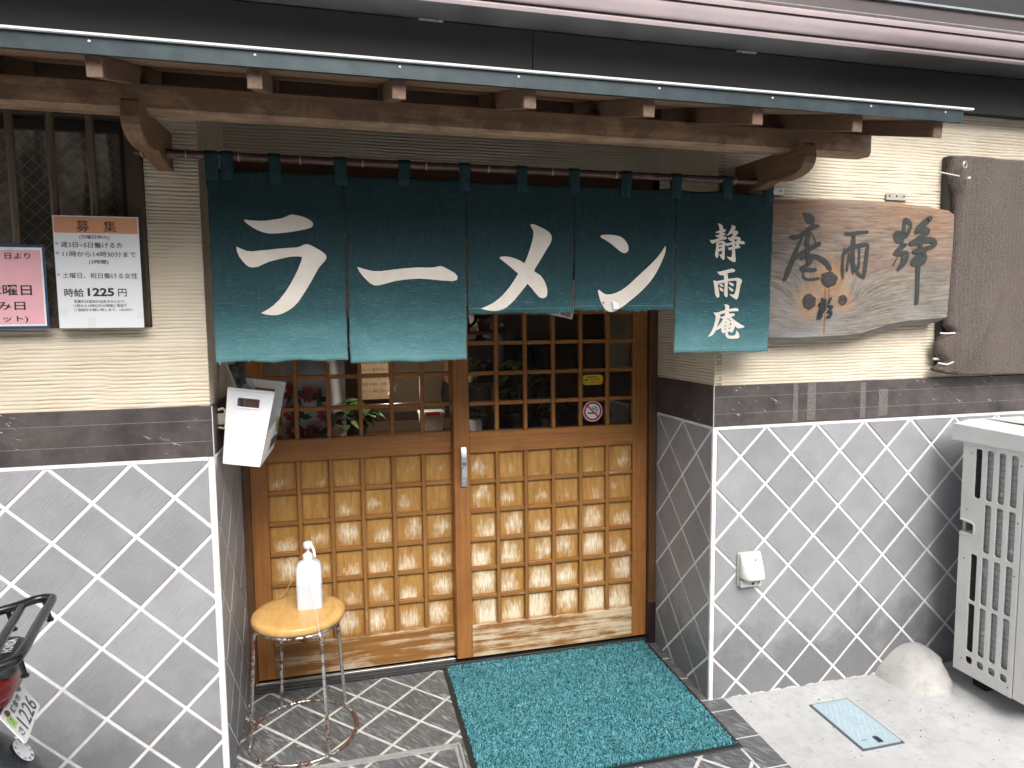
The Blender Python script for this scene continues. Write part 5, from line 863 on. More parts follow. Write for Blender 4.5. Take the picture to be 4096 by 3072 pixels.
t = NT('dusty_coil_fins'); v = t.co((1,1,1), 0); sx = t.sep(v); fin = t.math('FRACT', t.math('MULTIPLY', sx[2], 330.)); n = t.noise(t.co((1,1,.5), 0), 42, 6, .75); n2 = t.noise(v, 200, 3); hb = t.math('LESS_THAN', t.math('FRACT', t.math('MULTIPLY', sx[2], 40.)), .12)
c = t.mix(t.ramp(n2, [(.3, 0.), (.7, 1.)]), (.30,.31,.31), (.48,.49,.49)); c = t.mix(t.ramp(n, [(.56, 0.), (.66, .85)]), c, (.84,.85,.84)); c = t.mix(t.math('MULTIPLY', hb, .5), c, (.08,.085,.085)); c = t.mix(t.ramp(n, [(.30, .8), (.36, 0.)]), c, (.015,.015,.015)); t.bump(t.math('ADD', fin, n), .4, .002); COIL = t.set(c, .6)
MB().box(X0+.012,X0+.035,-.382,-.222,.08,.97).build('coil', COIL, AC); MB().box(X0+.012,X0+.8,Y0-.012,Y0+.001,.08,.97).build('rear_coil', COIL, AC)
MB().tube([(X0+.05,-.21,.77),(X0+.045,-.205,.79),(X0+.05,-.195,.83),(X0+.07,-.19,.9)], .003, 6).build('pipe', TABM, AC)
LIDM = plain('pale_lid_plastic', (.68,.69,.68), .35, 0, .04, 8)
lid = [(-.101,.977,X0-.036),(-.108,1.056,X0-.030)]
v = []; y_a, y_b = -.099, -.50; xa, xb = X0-.012, X0+.9
v = [(xa,y_a,.977),(xb,y_a,.977),(xb,y_b,.977),(xa,y_b,.977),(xa+.004,y_a-.004,1.040),(xb-.004,y_a-.004,1.040),(xb-.004,y_b+.004,1.030),(xa+.004,y_b+.004,1.030),(xa+.07,y_a-.012,1.055),(xb-.05,y_a-.012,1.055),(xb-.05,y_b+.05,1.044),(xa+.07,y_b+.05,1.044),
     (xa+.03,y_a-.045,.9775),(xb-.03,y_a-.045,.9775),(xb-.03,y_b+.03,.9775),(xa+.03,y_b+.03,.9775)]
f = [(0,1,5,4),(1,2,6,5),(2,3,7,6),(3,0,4,7),(4,5,9,8),(5,6,10,9),(6,7,11,10),(7,4,8,11),(8,9,10,11),(0,3,15,12),(3,2,14,15),(2,1,13,14),(1,0,12,13),(12,15,14,13)]
LD = MB().add(v, f).build('lid', LIDM, AC)
for k in range(4): MB().box(xa+.13+k*.18,xa+.22+k*.18,y_b+.08,y_a-.03,1.0555-.0,1.0568-.0).build('lid_rib', LIDM, LD)
MB().box(X0-.0035,X0+.86,Y2-.001,Y0+.002,.9755,.9765).build('shadow_gap', plain('dark_gap', (.08,.08,.08), .7), AC)
SC2 = plain('tiny_screw', (.05,.05,.05), .5)
for y, z in ((-.180,.935),(-.172,.715),(-.172,.520),(-.378,.925),(-.376,.715),(-.374,.52),(-.18,.118),(-.372,.1)): MB().lathe([(.003,0),(.002,.001)], n=8, mat=Matrix.Translation((X0-.0034,y,z)) @ Matrix.Rotation(R(-90),4,'Y')).build('screw', SC2, AC)
for y in (-.19,-.42):
    for x in (1.08,1.72): MB().box(x,x+.08,y-.03,y+.03,gz(y)-.01,.0655,.004).build('foot', RUBBER, AC)

# ------------------------------------------------------------------ mortar mound at the foot of the wall
na, nb = 28, 18; P_ = np.zeros((nb+1, na+1, 3)); cx = .885
for i in range(nb+1):
    for j in range(na+1):
        a = math.pi*j/na; ph = (math.pi/2)*i/nb; kk = .6*math.cos(ph)**.8+.4*(1-i/nb)**.8; rx = .136*kk; ry = .208*kk; x = cx-.0-rx*math.cos(a)+.052*math.sin(ph)**1.2; y = -.002-ry*math.sin(a)**.8; z = .124*math.sin(ph)**1.1
        q = 1+.06*float(noise2(np.array([x*22+50.]), np.array([y*22+z*20+50.]), 3)[0]); P_[i,j] = (cx+(x-cx)*q, y*q, -.012+z*(.96+.06*float(noise1(np.array([x*14+9.]), 4)[0])))
mo = MB().grid(P_).build('mortar_mound', MOUND, None, True, angle=180); tag(mo, 'rough pale mortar mound at the foot of the slate wall', 'mound')

# ------------------------------------------------------------------ pale blue access cover in the pavement
AX = empty('access_cover', (.434,-.262,gz(-.262)), 'pale blue plastic access cover set in the concrete', 'access cover')
fA = lambda a,b,h: (a, b, gz(b)+h); fr_ = plain('dark_blue_grey_frame', (.10,.115,.14), .5); CVM = plain('pale_blue_plastic', (.37,.465,.51), .45, 0, .06, 30)
x0, x1, y0, y1 = .353, .514, -.394, -.131
mb = MB(); w = .0055
for q in ([(x0-w,y0-w),(x1+w,y0-w),(x1+w,y0),(x0-w,y0)],[(x0-w,y1),(x1+w,y1),(x1+w,y1+w),(x0-w,y1+w)],[(x0-w,y0),(x0,y0),(x0,y1),(x0-w,y1)],[(x1,y0),(x1+w,y0),(x1+w,y1),(x1,y1)]): mb.prism(q, fA, .0035)
mb.build('frame', fr_, AX)
v, f = curve_mesh([rrect(x0+.0015,x1-.0015,y0+.0015,y1-.0015,.006,4), [(.428,y0+.012),(.428,y0+.042),(.434,y0+.050),(.446,y0+.050),(.452,y0+.042),(.452,y0+.012)]], .0012, .0006); MB().add([fA(p[0],p[1],.0048+p[2]) for p in v], f).build('lid', CVM, AX)
MB().prism([(.420,y0+.006),(.460,y0+.006),(.460,y0+.056),(.420,y0+.056)], fA, .0012).build('finger_slot', plain('dark_slot', (.03,.04,.045), .6), AX)
mb = MB(); lt = plain('pale_blue_rib', (.52,.66,.72), .45)
for s in (1,-1):
    for k in range(-18, 19):
        c0 = .434+k*.021; pts = []
        for tt in np.linspace(0, 1, 2): pass
        # clip diagonal line to the patterned field
        lo, hi = None, None
        for y in np.linspace(y0+.024, y1-.018, 60):
            x = c0+s*(y+.262)*.62
            if x0+.016 < x < x1-.016 and not (abs(x-.434) < .016 and abs(y+.25) < .045) and not (y < y0+.062 and .405 < x < .475): 
                if lo is None: lo = (x, y)
                hi = (x, y)
            else:
                if lo and hi and lo != hi: mb.tube([fA(*lo,.0066),fA(*hi,.0066)], .0012, 4)
                lo = hi = None
        if lo and hi and lo != hi: mb.tube([fA(*lo,.0066),fA(*hi,.0066)], .0012, 4)
mb.build('raised_pattern', lt, AX)
rr_ = rrect(.423,.445,-.292,-.208,.009,5); MB().tube([fA(a,b,.0066) for a,b in rr_], .0012, 4, closed=True).build('name_plate_rim', lt, AX)
MB().box(.388,.392,y0+.024,y0+.050,gz(y0)+.0062,gz(y0)+.0078).build('cross_mark', plain('dark_cross', (.10,.12,.14), .6), AX); MB().box(.378,.402,y0+.035,y0+.0385,gz(y0)+.0064,gz(y0)+.0080).build('cross_mark', bpy.data.materials['dark_cross'], AX)

# ------------------------------------------------------------------ recessed floor hatch frame, left of the mat
FH = empty('floor_hatch', (-1.25,-.2,0), 'double metal strip frame of the tiled floor hatch under the stool', 'floor hatch')
FHM = plain('worn_grey_strip', (.42,.42,.41), .5, .4, .2, 30)
def strip(a0,a1,b0,b1,h=.0095,nm='strip'): return MB().prism([(a0,b0),(a1,b0),(a1,b1),(a0,b1)], lambda a,b,k: (a,b,gz(b)+.001+k), h, .0012).build(nm, FHM, FH)
for o0, o1 in ((0,.009),(.0125,.0255)):
    strip(-1.66,HX-o0,HY-o1,HY-o0); strip(HX-o1,HX-o0,-.60,HY-o1-.0004)

# ------------------------------------------------------------------ doormat
DM = empty('doormat', (-.5,.1,gz(.1)), 'turquoise tufted doormat with black rubber border', 'doormat')
mx0, mx1, my0, my1 = -.960, -.040, -.287, .474
fM = lambda a,b,h: (a, b, gz(b)+.0075+h)
MB().prism([(mx0,my0),(mx1,my0),(mx1,my1),(mx0,my1)], fM, .0032, .0016).build('rubber_base', RUBBER, DM)
t = NT('turquoise_tuft'); ge = t.n('ShaderNodeNewGeometry'); c = t.ramp(ge.outputs['Random Per Island'], [(0., (.025,.11,.13)), (.2, (.07,.235,.27)), (.65, (.11,.34,.385)), (1., (.19,.46,.50))]); n = t.noise(t.co((1,1,1),0), 7, 3); c = t.mix(t.ramp(n, [(.4, 0.), (.7, .3)]), c, (.04,.20,.225)); TUFT = t.set(c, .9, spec=.1)
M_ = 60000; ax = rng.uniform(mx0+.020, mx1-.018, M_); ay = rng.uniform(my0+.018, my1-.006, M_)
L = rng.uniform(.006,.012,M_); an = rng.uniform(0,2*np.pi,M_); ln = rng.uniform(.25,.95,M_); wd_ = rng.uniform(.0011,.0021,M_); a2 = an+rng.uniform(-1.3,1.3,M_)
z0 = .03*ay-.004+.0100; dx, dy = np.cos(an), np.sin(an); px_, py_ = -dy*wd_, dx*wd_
b = np.stack([ax,ay,z0],-1); m1 = b+np.stack([dx*L*ln*.5,dy*L*ln*.5,L*.75],-1); e1 = m1+np.stack([np.cos(a2)*L*ln*.6,np.sin(a2)*L*ln*.6,L*(.35-.5*ln)],-1); pv = np.stack([px_,py_,np.zeros(M_)],-1)
V = np.stack([b-pv,b+pv,m1-pv,m1+pv,e1-pv*.7,e1+pv*.7],1).reshape(-1,3)-np.array([-.5,.1,gz(.1)]); i0 = np.arange(M_)*6; Fq = np.stack([np.stack([i0,i0+1,i0+3,i0+2],-1),np.stack([i0+2,i0+3,i0+5,i0+4],-1)],1).reshape(-1,4)
me = bpy.data.meshes.new('tufted_pile'); me.vertices.add(len(V)); me.vertices.foreach_set('co', V.ravel()); me.loops.add(Fq.size); me.loops.foreach_set('vertex_index', Fq.ravel().astype(np.int32)); me.polygons.add(len(Fq)); me.polygons.foreach_set('loop_start', np.arange(0,Fq.size,4,dtype=np.int32)); me.update(calc_edges=True); me.materials.append(TUFT)
o = bpy.data.objects.new('tufted_pile', me); COL.objects.link(o); o.parent = DM; o['kind'] = 'stuff'
MB().prism([(mx0+.019,my0+.017),(mx1-.017,my0+.017),(mx1-.017,my1-.005),(mx0+.019,my1-.005)], lambda a,b,h: (a,b,gz(b)+.0109+h), .0006).build('pile_backing', plain('dark_teal_backing', (.012,.07,.08), .95), DM)
# ------------------------------------------------------------------ stool
SX, SY = -1.502, .188
STL = empty('round_stool', (SX,SY,gz(SY)), 'round wooden stool with rusty chrome legs in the doorway', 'stool')
t = NT('varnished_seat'); v = t.co((1,.25,1), 0); n = t.noise(v, 38, 5, .6, .8); n2 = t.noise(t.co((1,1,1), 0), 22, 4); n3 = t.noise(t.co((1,1,1), 0), 11, 5, .7); c = t.mix(t.ramp(n, [(.3, 0.), (.7, 1.)]), (.55,.30,.09), (.70,.43,.16)); c = t.mix(t.ramp(n3, [(.55, 0.), (.75, .5)]), c, (.46,.21,.05)); c = t.mix(t.ramp(n2, [(.68, 0.), (.73, .6)]), c, (.82,.64,.38)); SEATM = t.set(c, .28, spec=.5)
MB().lathe([(.02,.4235),(.146,.4235),(.154,.427),(.1575,.434),(.1575,.444),(.155,.450),(.149,.4545),(.13,.4555),(.02,.456)], (SX,SY,0), 56).build('seat', SEATM, STL, True, angle=50)
t = NT('rusty_chrome'); v = t.co((1,1,1), 0); n = t.noise(v, 60, 6, .75); n2 = t.noise(v, 9, 3); z = t.sep(v)[2]; m = t.math('ADD', t.math('ADD', n, t.math('MULTIPLY', t.math('SUBTRACT', n2, .5), .7)), t.ramp(z, [(.02, .07), (.06, .05), (.2, .0)])); rs_ = t.ramp(m, [(.52, 0.), (.58, 1.)]); c = t.mix(rs_, (.66,.66,.65), t.mix(n2, (.03,.02,.018), (.16,.07,.035))); t.bump(n, .3, .001); RUST = t.set(c, t.math('ADD', t.math('MULTIPLY', rs_, .5), .2), t.math('SUBTRACT', .95, t.math('MULTIPLY', rs_, .85)))
MB().tube([(SX+.140*math.cos(R(a)),SY+.140*math.sin(R(a)),.4165) for a in range(0,360,8)], .0065, 8, closed=True).build('upper_ring', RUST, STL, True)
MB().tube([(SX+.186*math.cos(R(a)),SY-.003+.186*math.sin(R(a)),gz(SY+.186*math.sin(R(a)))+.0105) for a in range(0,360,6)], .0068, 10, closed=True).build('base_ring', RUST, STL, True)
for a in (118,33,-59,197):
    ca, sa = math.cos(R(a)), math.sin(R(a)); q = []
    for r, z in ((.128,.4155),(.142,.4125),(.150,.400),(.1535,.38),(.158,.30),(.168,.15),(.1785,.013)): q.append((SX+r*ca, SY-.002+r*sa, z+gz(SY+r*sa)*(1-z/.42)))
    MB().tube(q, .0062, 8).build('leg', RUST, STL, True)
# ------------------------------------------------------------------ hand sanitiser bottle and its string
BX, BY, BZ = -1.4635, .209, .4563
SBT = empty('sanitizer_bottle', (BX,BY,BZ), 'white pump bottle of hand sanitiser standing on the stool', 'bottle')
t = NT('translucent_bottle'); v = t.co((1,1,1),0); z = t.sep(v)[2]; c = t.mix(t.ramp(z, [(.088, 0.), (.092, 1.)]), (.62,.67,.73), (.76,.79,.82)); BOT = t.set(c, .35, spec=.45, Subsurface_Weight=.25, Subsurface_Radius=(.02,.02,.02))
v = []; lv = [(.0,.94),(.004,1.),(.09,1.),(.135,.985),(.150,.94),(.160,.80),(.166,.55),(.170,.32)]
oc = rrect(-.0435,.0435,-.031,.031,.013,6); m = len(oc)
for z, s in lv: v += [(BX+a*(s if z > .1 else .985+.015*s), BY+b*(s if z > .1 else .985+.015*s), BZ+z) for a, b in oc]
f = [(i*m+k, i*m+(k+1)%m, (i+1)*m+(k+1)%m, (i+1)*m+k) for i in range(len(lv)-1) for k in range(m)]+[tuple(reversed(range(m))), tuple(range((len(lv)-1)*m, len(lv)*m))]
MB().add(v, f).build('body', BOT, SBT, True, angle=60)
PW = plain('white_pump_plastic', (.84,.85,.86), .3, 0, .02)
MB().lathe([(.0185,.166),(.0195,.168),(.0195,.186),(.0185,.188),(.013,.189),(.0125,.194),(.011,.195)], (BX,BY,BZ), 24).build('collar', PW, SBT, True)
MB().lathe([(.0055,.194),(.0055,.214)], (BX,BY,BZ), 14).build('stem', PW, SBT, True)
hdp = MB().lathe([(.014,.212),(.0158,.214),(.0162,.226),(.0150,.2315),(.010,.234),(.003,.2345)], (BX,BY,BZ), 26).build('pump_head', PW, SBT, True)
MB().tube([(BX+.004,BY-.006,BZ+.224),(BX+.014,BY-.016,BZ+.222),(BX+.0195,BY-.024,BZ+.212),(BX+.0225,BY-.028,BZ+.194),(BX+.0235,BY-.029,BZ+.186)], [.006,.0055,.005,.0045,.0042], 10).build('nozzle', PW, hdp, True)
STR = plain('white_string', (.78,.76,.70), .8)
cd = MB().tube([(BX-.0195,BY-.019,BZ+.166),(BX-.006,BY-.035,BZ+.125),(BX+.006,BY-.0345,BZ+.06),(BX+.015,BY-.036,BZ+.012),(BX+.019,BY-.045,BZ+.0015),(BX+.026,BY-.105,BZ+.0015),(BX+.033,BY-.172,BZ+.0005),(BX+.034,BY-.1745,BZ-.02),(BX+.038,BY-.164,BZ-.045)], .0011, 6).build('tether_string', STR, None, True); tag(cd, 'thin white string from the bottle neck over the stool edge', 'string')
cd2 = MB().tube([(BX-.019,BY+.012,BZ+.166),(BX-.048,BY+.02,BZ+.135),(BX-.062,BY+.03,BZ+.085),(BX-.085,BY+.06,BZ+.04),(BX-.112,BY+.10,BZ+.0015)], .0011, 6).build('tether_string', STR, None, True); tag(cd2, 'short string hanging from the left of the bottle towards the door', 'string')

# ------------------------------------------------------------------ white file box hung on the left reveal
FB = empty('file_box', (-1.62,.1,1.0), 'white plastic menu box hanging on the left wall of the entrance', 'box')
t = NT('white_box_plastic'); v = t.co((1,1,1), 0); n = t.noise(v, 9, 3); BOXM = t.set(t.mix(n, (.82,.83,.85), (.86,.87,.88)), .38, spec=.4); BOXI = plain('grey_box_plastic', (.62,.60,.57), .5, 0, .05)
fy0, fy1 = .02, .205
def lerp2(q, u, w): # bilinear: q = TL,TR,BR,BL (x,z)
    a = [q[3][i]+(q[2][i]-q[3][i])*u for i in (0,1)]; b = [q[0][i]+(q[1][i]-q[0][i])*u for i in (0,1)]; return (a[0]+(b[0]-a[0])*w, a[1]+(b[1]-a[1])*w)
qf = [(-1.6735,1.2600),(-1.5355,1.2405),(-1.5895,1.0030),(-1.6985,1.0215)]
qb = [(-1.6520,1.2745),(-1.5140,1.2560),(-1.5640,1.0300),(-1.6760,1.0450)]
def wall(q, y, holes, name, m, th=.0016, rim=0):
    v, f = curve_mesh([rrect(0,1,0,1,.02,3)]+holes, .5, 0); mb = MB()
    mb.add([(*lerp2(q,p[0],p[1])[:1], y+p[2]*th*2, lerp2(q,p[0],p[1])[1]) for p in v], f); return mb.build(name, m, FB)
wall(qf, fy0, [rrect(.235,.715,.765,.875,.02,4)], 'front_wall', BOXM); wall(qb, fy1, [rrect(.30,.77,.68,.88,.02,4)], 'back_wall', BOXM)
# window rim and top lip
rp = [lerp2(qf,a,b) for a,b in rrect(.215,.735,.750,.890,.03,5)]; MB().tube([(a,fy0-.002,b) for a,b in rp], .0028, 6, closed=True).build('window_rim', BOXM, FB, True)
lp = [lerp2(qf,u,.975) for u in np.linspace(0,1,6)]; MB().tube([(a,fy0-.0022,b) for a,b in lp], .0022, 6).build('lip', BOXM, FB, True)
# bottom, left side, right side with a slanting cut-out
def q3(name, pts, m, th=(0,0,0)):
    n = len(pts); v = pts+[tuple(Vector(p)+Vector(th)) for p in pts]; return MB().add(v, [tuple(range(n)), tuple(reversed(range(n,2*n)))]+[(i,n+i,n+(i+1)%n,(i+1)%n) for i in range(n)]).build(name, m, FB)
q3('bottom', [(qf[3][0],fy0,qf[3][1]),(qf[2][0],fy0,qf[2][1]),(qb[2][0],fy1,qb[2][1]),(qb[3][0],fy1,qb[3][1])], BOXM, (0,0,.002))
L0 = lambda q,u,w,y: (*lerp2(q,u,w)[:1], y, lerp2(q,u,w)[1])
q3('left_side', [L0(qf,0,.0,fy0),L0(qb,0,.0,fy1),L0(qb,0,.72,fy1),L0(qf,0,.9,fy0)], BOXI, (.002,0,0))
q3('right_side', [L0(qf,1,.0,fy0),L0(qb,1,.0,fy1),L0(qb,1,.50,fy1),L0(qf,1,.42,fy0+.06),L0(qf,1,.42,fy0+.03),L0(qf,1,.97,fy0+.012),L0(qf,1,.97,fy0)], BOXM, (-.002,0,0))
q3('yellow_label', [tuple(Vector(L0(qb,1,.28,fy1-.035))+Vector((.0012,0,0))),tuple(Vector(L0(qb,1,.30,fy1-.008))+Vector((.0012,0,0))),tuple(Vector(L0(qb,1,.49,fy1-.010))+Vector((.0012,0,0))),tuple(Vector(L0(qb,1,.47,fy1-.045))+Vector((.0012,0,0)))], YLW, (.0004,0,0))
lab = q3('paper_label', [tuple(Vector(L0(qf,1,.06,fy0+.045))+Vector((.002,0,0))),tuple(Vector(L0(qb,1,.10,fy1-.010))+Vector((.002,0,0))),tuple(Vector(L0(qb,1,.27,fy1-.010))+Vector((.002,0,0))),tuple(Vector(L0(qf,1,.30,fy0+.075))+Vector((.002,0,0)))], PAPER, (.0004,0,0))
for k in range(3):
    a = Vector(L0(qf,1,.10+.06*k,fy0+.065)); b = Vector(L0(qb,1,.13+.04*k,fy1-.03)); o = Vector((.0032,0,0)); q3('label_print', [tuple(a+o),tuple(b+o),tuple(b+o+Vector((0,0,.006))),tuple(a+o+Vector((0,0,.006)))], INKG, (.0003,0,0))
q3('inner_card', [L0(qb,.12,.55,fy1-.03),L0(qb,.55,.5,fy1-.02),L0(qb,.60,.86,fy1-.02),L0(qb,.16,.86,fy1-.03)], plain('photo_menu_card', (.42,.27,.20), .5, 0, .5, 40), (0,.001,0))
CS = empty('clear_menu_stand', (-1.66,.1,1.22), 'clear plastic menu sleeve sticking out of the white box', 'sleeve')
pts = [(-1.690,.10,1.340),(-1.645,.13,1.342),(-1.602,.12,1.245),(-1.655,.09,1.243)]
mb = MB(); n = 4; v = pts+[(a,b+.003,c) for a,b,c in pts]; mb.add(v, [(0,1,2,3),(7,6,5,4)]+[(i,4+i,4+(i+1)%4,(i+1)%4) for i in range(4)]); mb.build('sheet', CLEAR, CS)
MB().tube([pts[3],pts[0],pts[1]], .0022, 6).build('edge', plain('sleeve_edge_grey', (.42,.44,.50), .25), CS, True); q = [tuple(Vector(pts[0])*(1-u)+Vector(pts[3])*u+Vector((.012,.006,-.01))) for u in (.1,.9)]
MB().add([(-1.683,.106,1.325),(-1.650,.128,1.327),(-1.630,.122,1.262),(-1.662,.10,1.25)], [(0,1,2,3)]).build('insert', plain('dark_menu_photo', (.10,.095,.09), .3, 0, .8, 60), CS)
HK = MB().tube([(xL+.002,.06,1.185),(xL+.02,.055,1.19),(xL+.026,.052,1.183),(xL+.026,.052,1.135),(xL+.02,.055,1.127),(xL+.002,.06,1.13)], .0042, 8).build('wall_hook', plain('beige_hook_plastic', (.62,.57,.44), .4), None, True); tag(HK, 'beige plastic loop bracket behind the white menu box', 'bracket')
MB().box(xL+.004,xL+.024,.05,.06,1.140,1.175).build('hook_plate', TABM, HK)

# ------------------------------------------------------------------ parked scooter (rear end in view)
BR_ = Vector((.978,.208,0)); BW = Vector((-.208,.978,0)); BM_ = Vector((-2.0875,-.513,0))
def bk(r, w, z): return tuple(BM_+BR_*r+BW*w+Vector((0,0,z)))
SCO = empty('parked_scooter', bk(-.45,0,gz(-.6)), 'parked scooter with black rear rack, red tail lamp and licence plate', 'scooter')
BLKT = plain('gloss_black_tube', (.012,.013,.014), .18, .1, .1, 30); BLKP = plain('black_bike_plastic', (.02,.021,.022), .42, 0, .2, 40); REDL = plain('red_lamp_plastic', (.20,.012,.016), .22, 0, .15, 12); BODYM = plain('dark_blue_grey_paint', (.035,.042,.05), .28, .2, .1, 8)
def sm(ps, n=5):
    P_ = [Vector(p) for p in ps]; Q = []
    for i in range(len(P_)-1):
        p0,p1,p2,p3 = P_[max(0,i-1)],P_[i],P_[i+1],P_[min(len(P_)-1,i+2)]
        for k in range(n): u = k/n; Q.append(.5*((2*p1)+(p2-p0)*u+(2*p0-5*p1+4*p2-p3)*u*u+(3*p1-p0-3*p2+p3)*u**3))
    return Q+[P_[-1]]
RK = MB().tube(sm([bk(-.42,-.215,.755),bk(-.20,-.225,.765),bk(-.02,-.222,.772),bk(.040,-.212,.777),bk(.062,-.175,.780),bk(.068,-.02,.780),bk(.074,.120,.780),bk(.066,.146,.780),bk(.035,.150,.779),bk(-.03,.118,.776),bk(-.20,.112,.768),bk(-.42,.108,.757)]), .0105, 12).build('rear_rack', BLKT, SCO, True)
for r in (.006,-.16): MB().tube([bk(r,-.222,.772),bk(r+.004,-.05,.776),bk(r+.008,.116,.776)], .0098, 10).build('cross_tube', BLKT, RK, True)
MB().tube([bk(-.40,-.05,.757),bk(.006,-.05,.775)], .009, 10).build('cross_tube', BLKT, RK, True)
for r, w in ((.058,.135),(-.012,.112),(.055,-.165),(-.02,-.215)):
    MB().tube([bk(r,w,.776),bk(r+.004,w+.004,.752),bk(r+.008,w+.006,.728)], .0052, 8).build('rack_peg', BLKT, RK, True); MB().lathe([(.0035,0),(.008,.002),(.008,.007),(.0035,.009)], bk(r+.008,w+.006,.721), 10).build('peg_cap', BLKT, RK, True)
def loft(secs, name, m, par, n=16, e=2.6):
    """secs: (r, w centre, z centre, half width, half height)"""
    v = []
    for r, w, z, a, b in secs:
        for k in range(n):
            q = 2*math.pi*k/n; c, s = math.cos(q), math.sin(q); v.append(bk(r, w+a*math.copysign(abs(c)**(2/e), c), z+b*math.copysign(abs(s)**(2/e), s)))
    m_ = len(secs); f = [(i*n+k, i*n+(k+1)%n, (i+1)*n+(k+1)%n, (i+1)*n+k) for i in range(m_-1) for k in range(n)]+[tuple(reversed(range(n))), tuple(range((m_-1)*n, m_*n))]
    return MB().add(v, f).build(name, m, par, True, angle=45)
cv = loft([(-.42,0,.66,.13,.06),(-.30,0,.675,.135,.055),(-.15,0,.692,.125,.042),(-.03,0,.702,.105,.030),(.012,0,.706,.092,.025),(.026,0,.705,.084,.018),(.031,0,.703,.07,.010)], 'rear_cover', BLKP, SCO)
v, f = text_mesh('HONDA', .035); sx_ = .094/max(p[0] for p in v)
MB().add([bk(.008-(p[1]-.35)*.026, -.036+p[0]*sx_*.78, .7330) for p in v], f).build('maker_lettering', WHT, SCO)
loft([(-.12,0,.655,.10,.040),(-.04,0,.668,.112,.040),(.005,0,.670,.105,.036),(.020,0,.668,.075,.030),(.026,0,.668,.02,.026)], 'tail_lamp', REDL, SCO, 20, 3.0)
loft([(-.06,0,.620,.06,.03),(.0,0,.626,.055,.022),(.008,0,.627,.04,.014)], 'lamp_lower', REDL, SCO)
# plate
PA, PB_ = Vector((-2.07,-.596,.612)), Vector((-2.105,-.43,.612)); ew = (PB_-PA); W_ = ew.length; ew.normalize(); ed = Vector((.0416,.0088,-.0736)); H_ = ed.length; ed.normalize(); en = ed.cross(ew).normalized()
if en.x < 0: en = -en
fPl = lambda a,b,h=0: tuple(PA+ew*(a*W_)+ed*(b*H_)+en*h)
PL = None
v, f = curve_mesh([rrect(0,1,0,1,.07,4)], .5, 0); PL = MB().add([fPl(p[0],p[1],p[2]*.003-.0016) for p in v], f).build('licence_plate', plain('white_plate_enamel', (.80,.81,.80), .3, 0, .03), SCO)
PNT = plain('navy_plate_print', (.025,.04,.085), .4)
place_text('plate_print', '1226', PL, lambda a,b: fPl(a,1-b,.0008), .27,.92,.10,.58, PNT, .0); place_text('plate_print', '鎌倉市', PL, lambda a,b: fPl(a,1-b,.0008), .30,.74,.66,.86, PNT, .01)
place_text('plate_print', 'さ', PL, lambda a,b: fPl(a,1-b,.0008), .07,.20,.16,.40, PNT, .01)
MB().add([fPl(a,b,.0009) for a,b in ((.055,.20),(.21,.20),(.21,.52),(.055,.52))], [(0,1,2,3)]).build('plate_tag', plain('green_tag', (.36,.62,.10), .4), PL); place_text('plate_print', '7', PL, lambda a,b: fPl(a,1-b,.0014), .10,.16,.54,.74, PNT, .0)
rot = en.to_track_quat('Z','Y').to_matrix().to_4x4()
for a, m in ((.16,plain('rusty_bolt', (.16,.06,.035), .5, .3)),(.84,plain('grey_bolt', (.22,.22,.22), .4, .5))):
    MB().lathe([(.0075,0),(.007,.003),(.004,.005),(.002,.0055)], n=12, mat=Matrix.Translation(fPl(a,.13,.0008)) @ rot).build('plate_bolt', m, PL, True)
MB().add([fPl(a,b,-.003) for a,b in ((.3,-.3),(.7,-.3),(.7,.6),(.3,.6))]+[fPl(a,b,-.02) for a,b in ((.3,-.3),(.7,-.3),(.7,.6),(.3,.6))], [(0,1,2,3),(7,6,5,4),(0,4,5,1),(1,5,6,2),(2,6,7,3),(3,7,4,0)]).build('plate_stay', BLKP, SCO)
# rear fender over the wheel
WC = (-.235, .285)         # wheel centre (r,z)
nw, na_ = 9, 16; P_ = np.zeros((na_+1, nw+1, 3))
for i in range(na_+1):
    a = R(12+120*i/na_); 
    for j in range(nw+1):
        w = -.075+.15*j/nw; rad = .318-.030*abs(w/.075)**2.5; P_[i,j] = bk(WC[0]+rad*math.cos(a), w, WC[1]+rad*math.sin(a))
fd = MB().grid(P_).build('rear_fender', BODYM, SCO, True, angle=180); m_ = fd.modifiers.new('s','SOLIDIFY'); m_.thickness = .004
ca = R(37.5); cen = Vector(bk(WC[0]+.3205*math.cos(ca),0,WC[1]+.3205*math.sin(ca))); nrm = (BR_*math.cos(ca)+Vector((0,0,math.sin(ca)))).normalized(); tu = BW; tv = nrm.cross(tu)
STK = MB().add([tuple(cen+nrm*.0005-nrm*(.0)*1+ (tu*math.cos(R(a))+tv*math.sin(R(a)))*.030) for a in range(0,360,12)], [tuple(range(30))]).build('round_sticker', PAPER, fd)
for k, ch in enumerate('鎌倉ポンプ山上商会'):
    v, f = text_mesh(ch, .02); a = R(200-k*40); c0 = cen+nrm*.0012+(tu*math.cos(a)+tv*math.sin(a))*.0235; up = (tu*math.cos(a)+tv*math.sin(a)); ri = up.cross(nrm)
    MB().add([tuple(c0+ri*((p[0]-.5)*.010)+up*((p[1]-.35)*.010)) for p in v], f).build('sticker_print', PNT, STK)
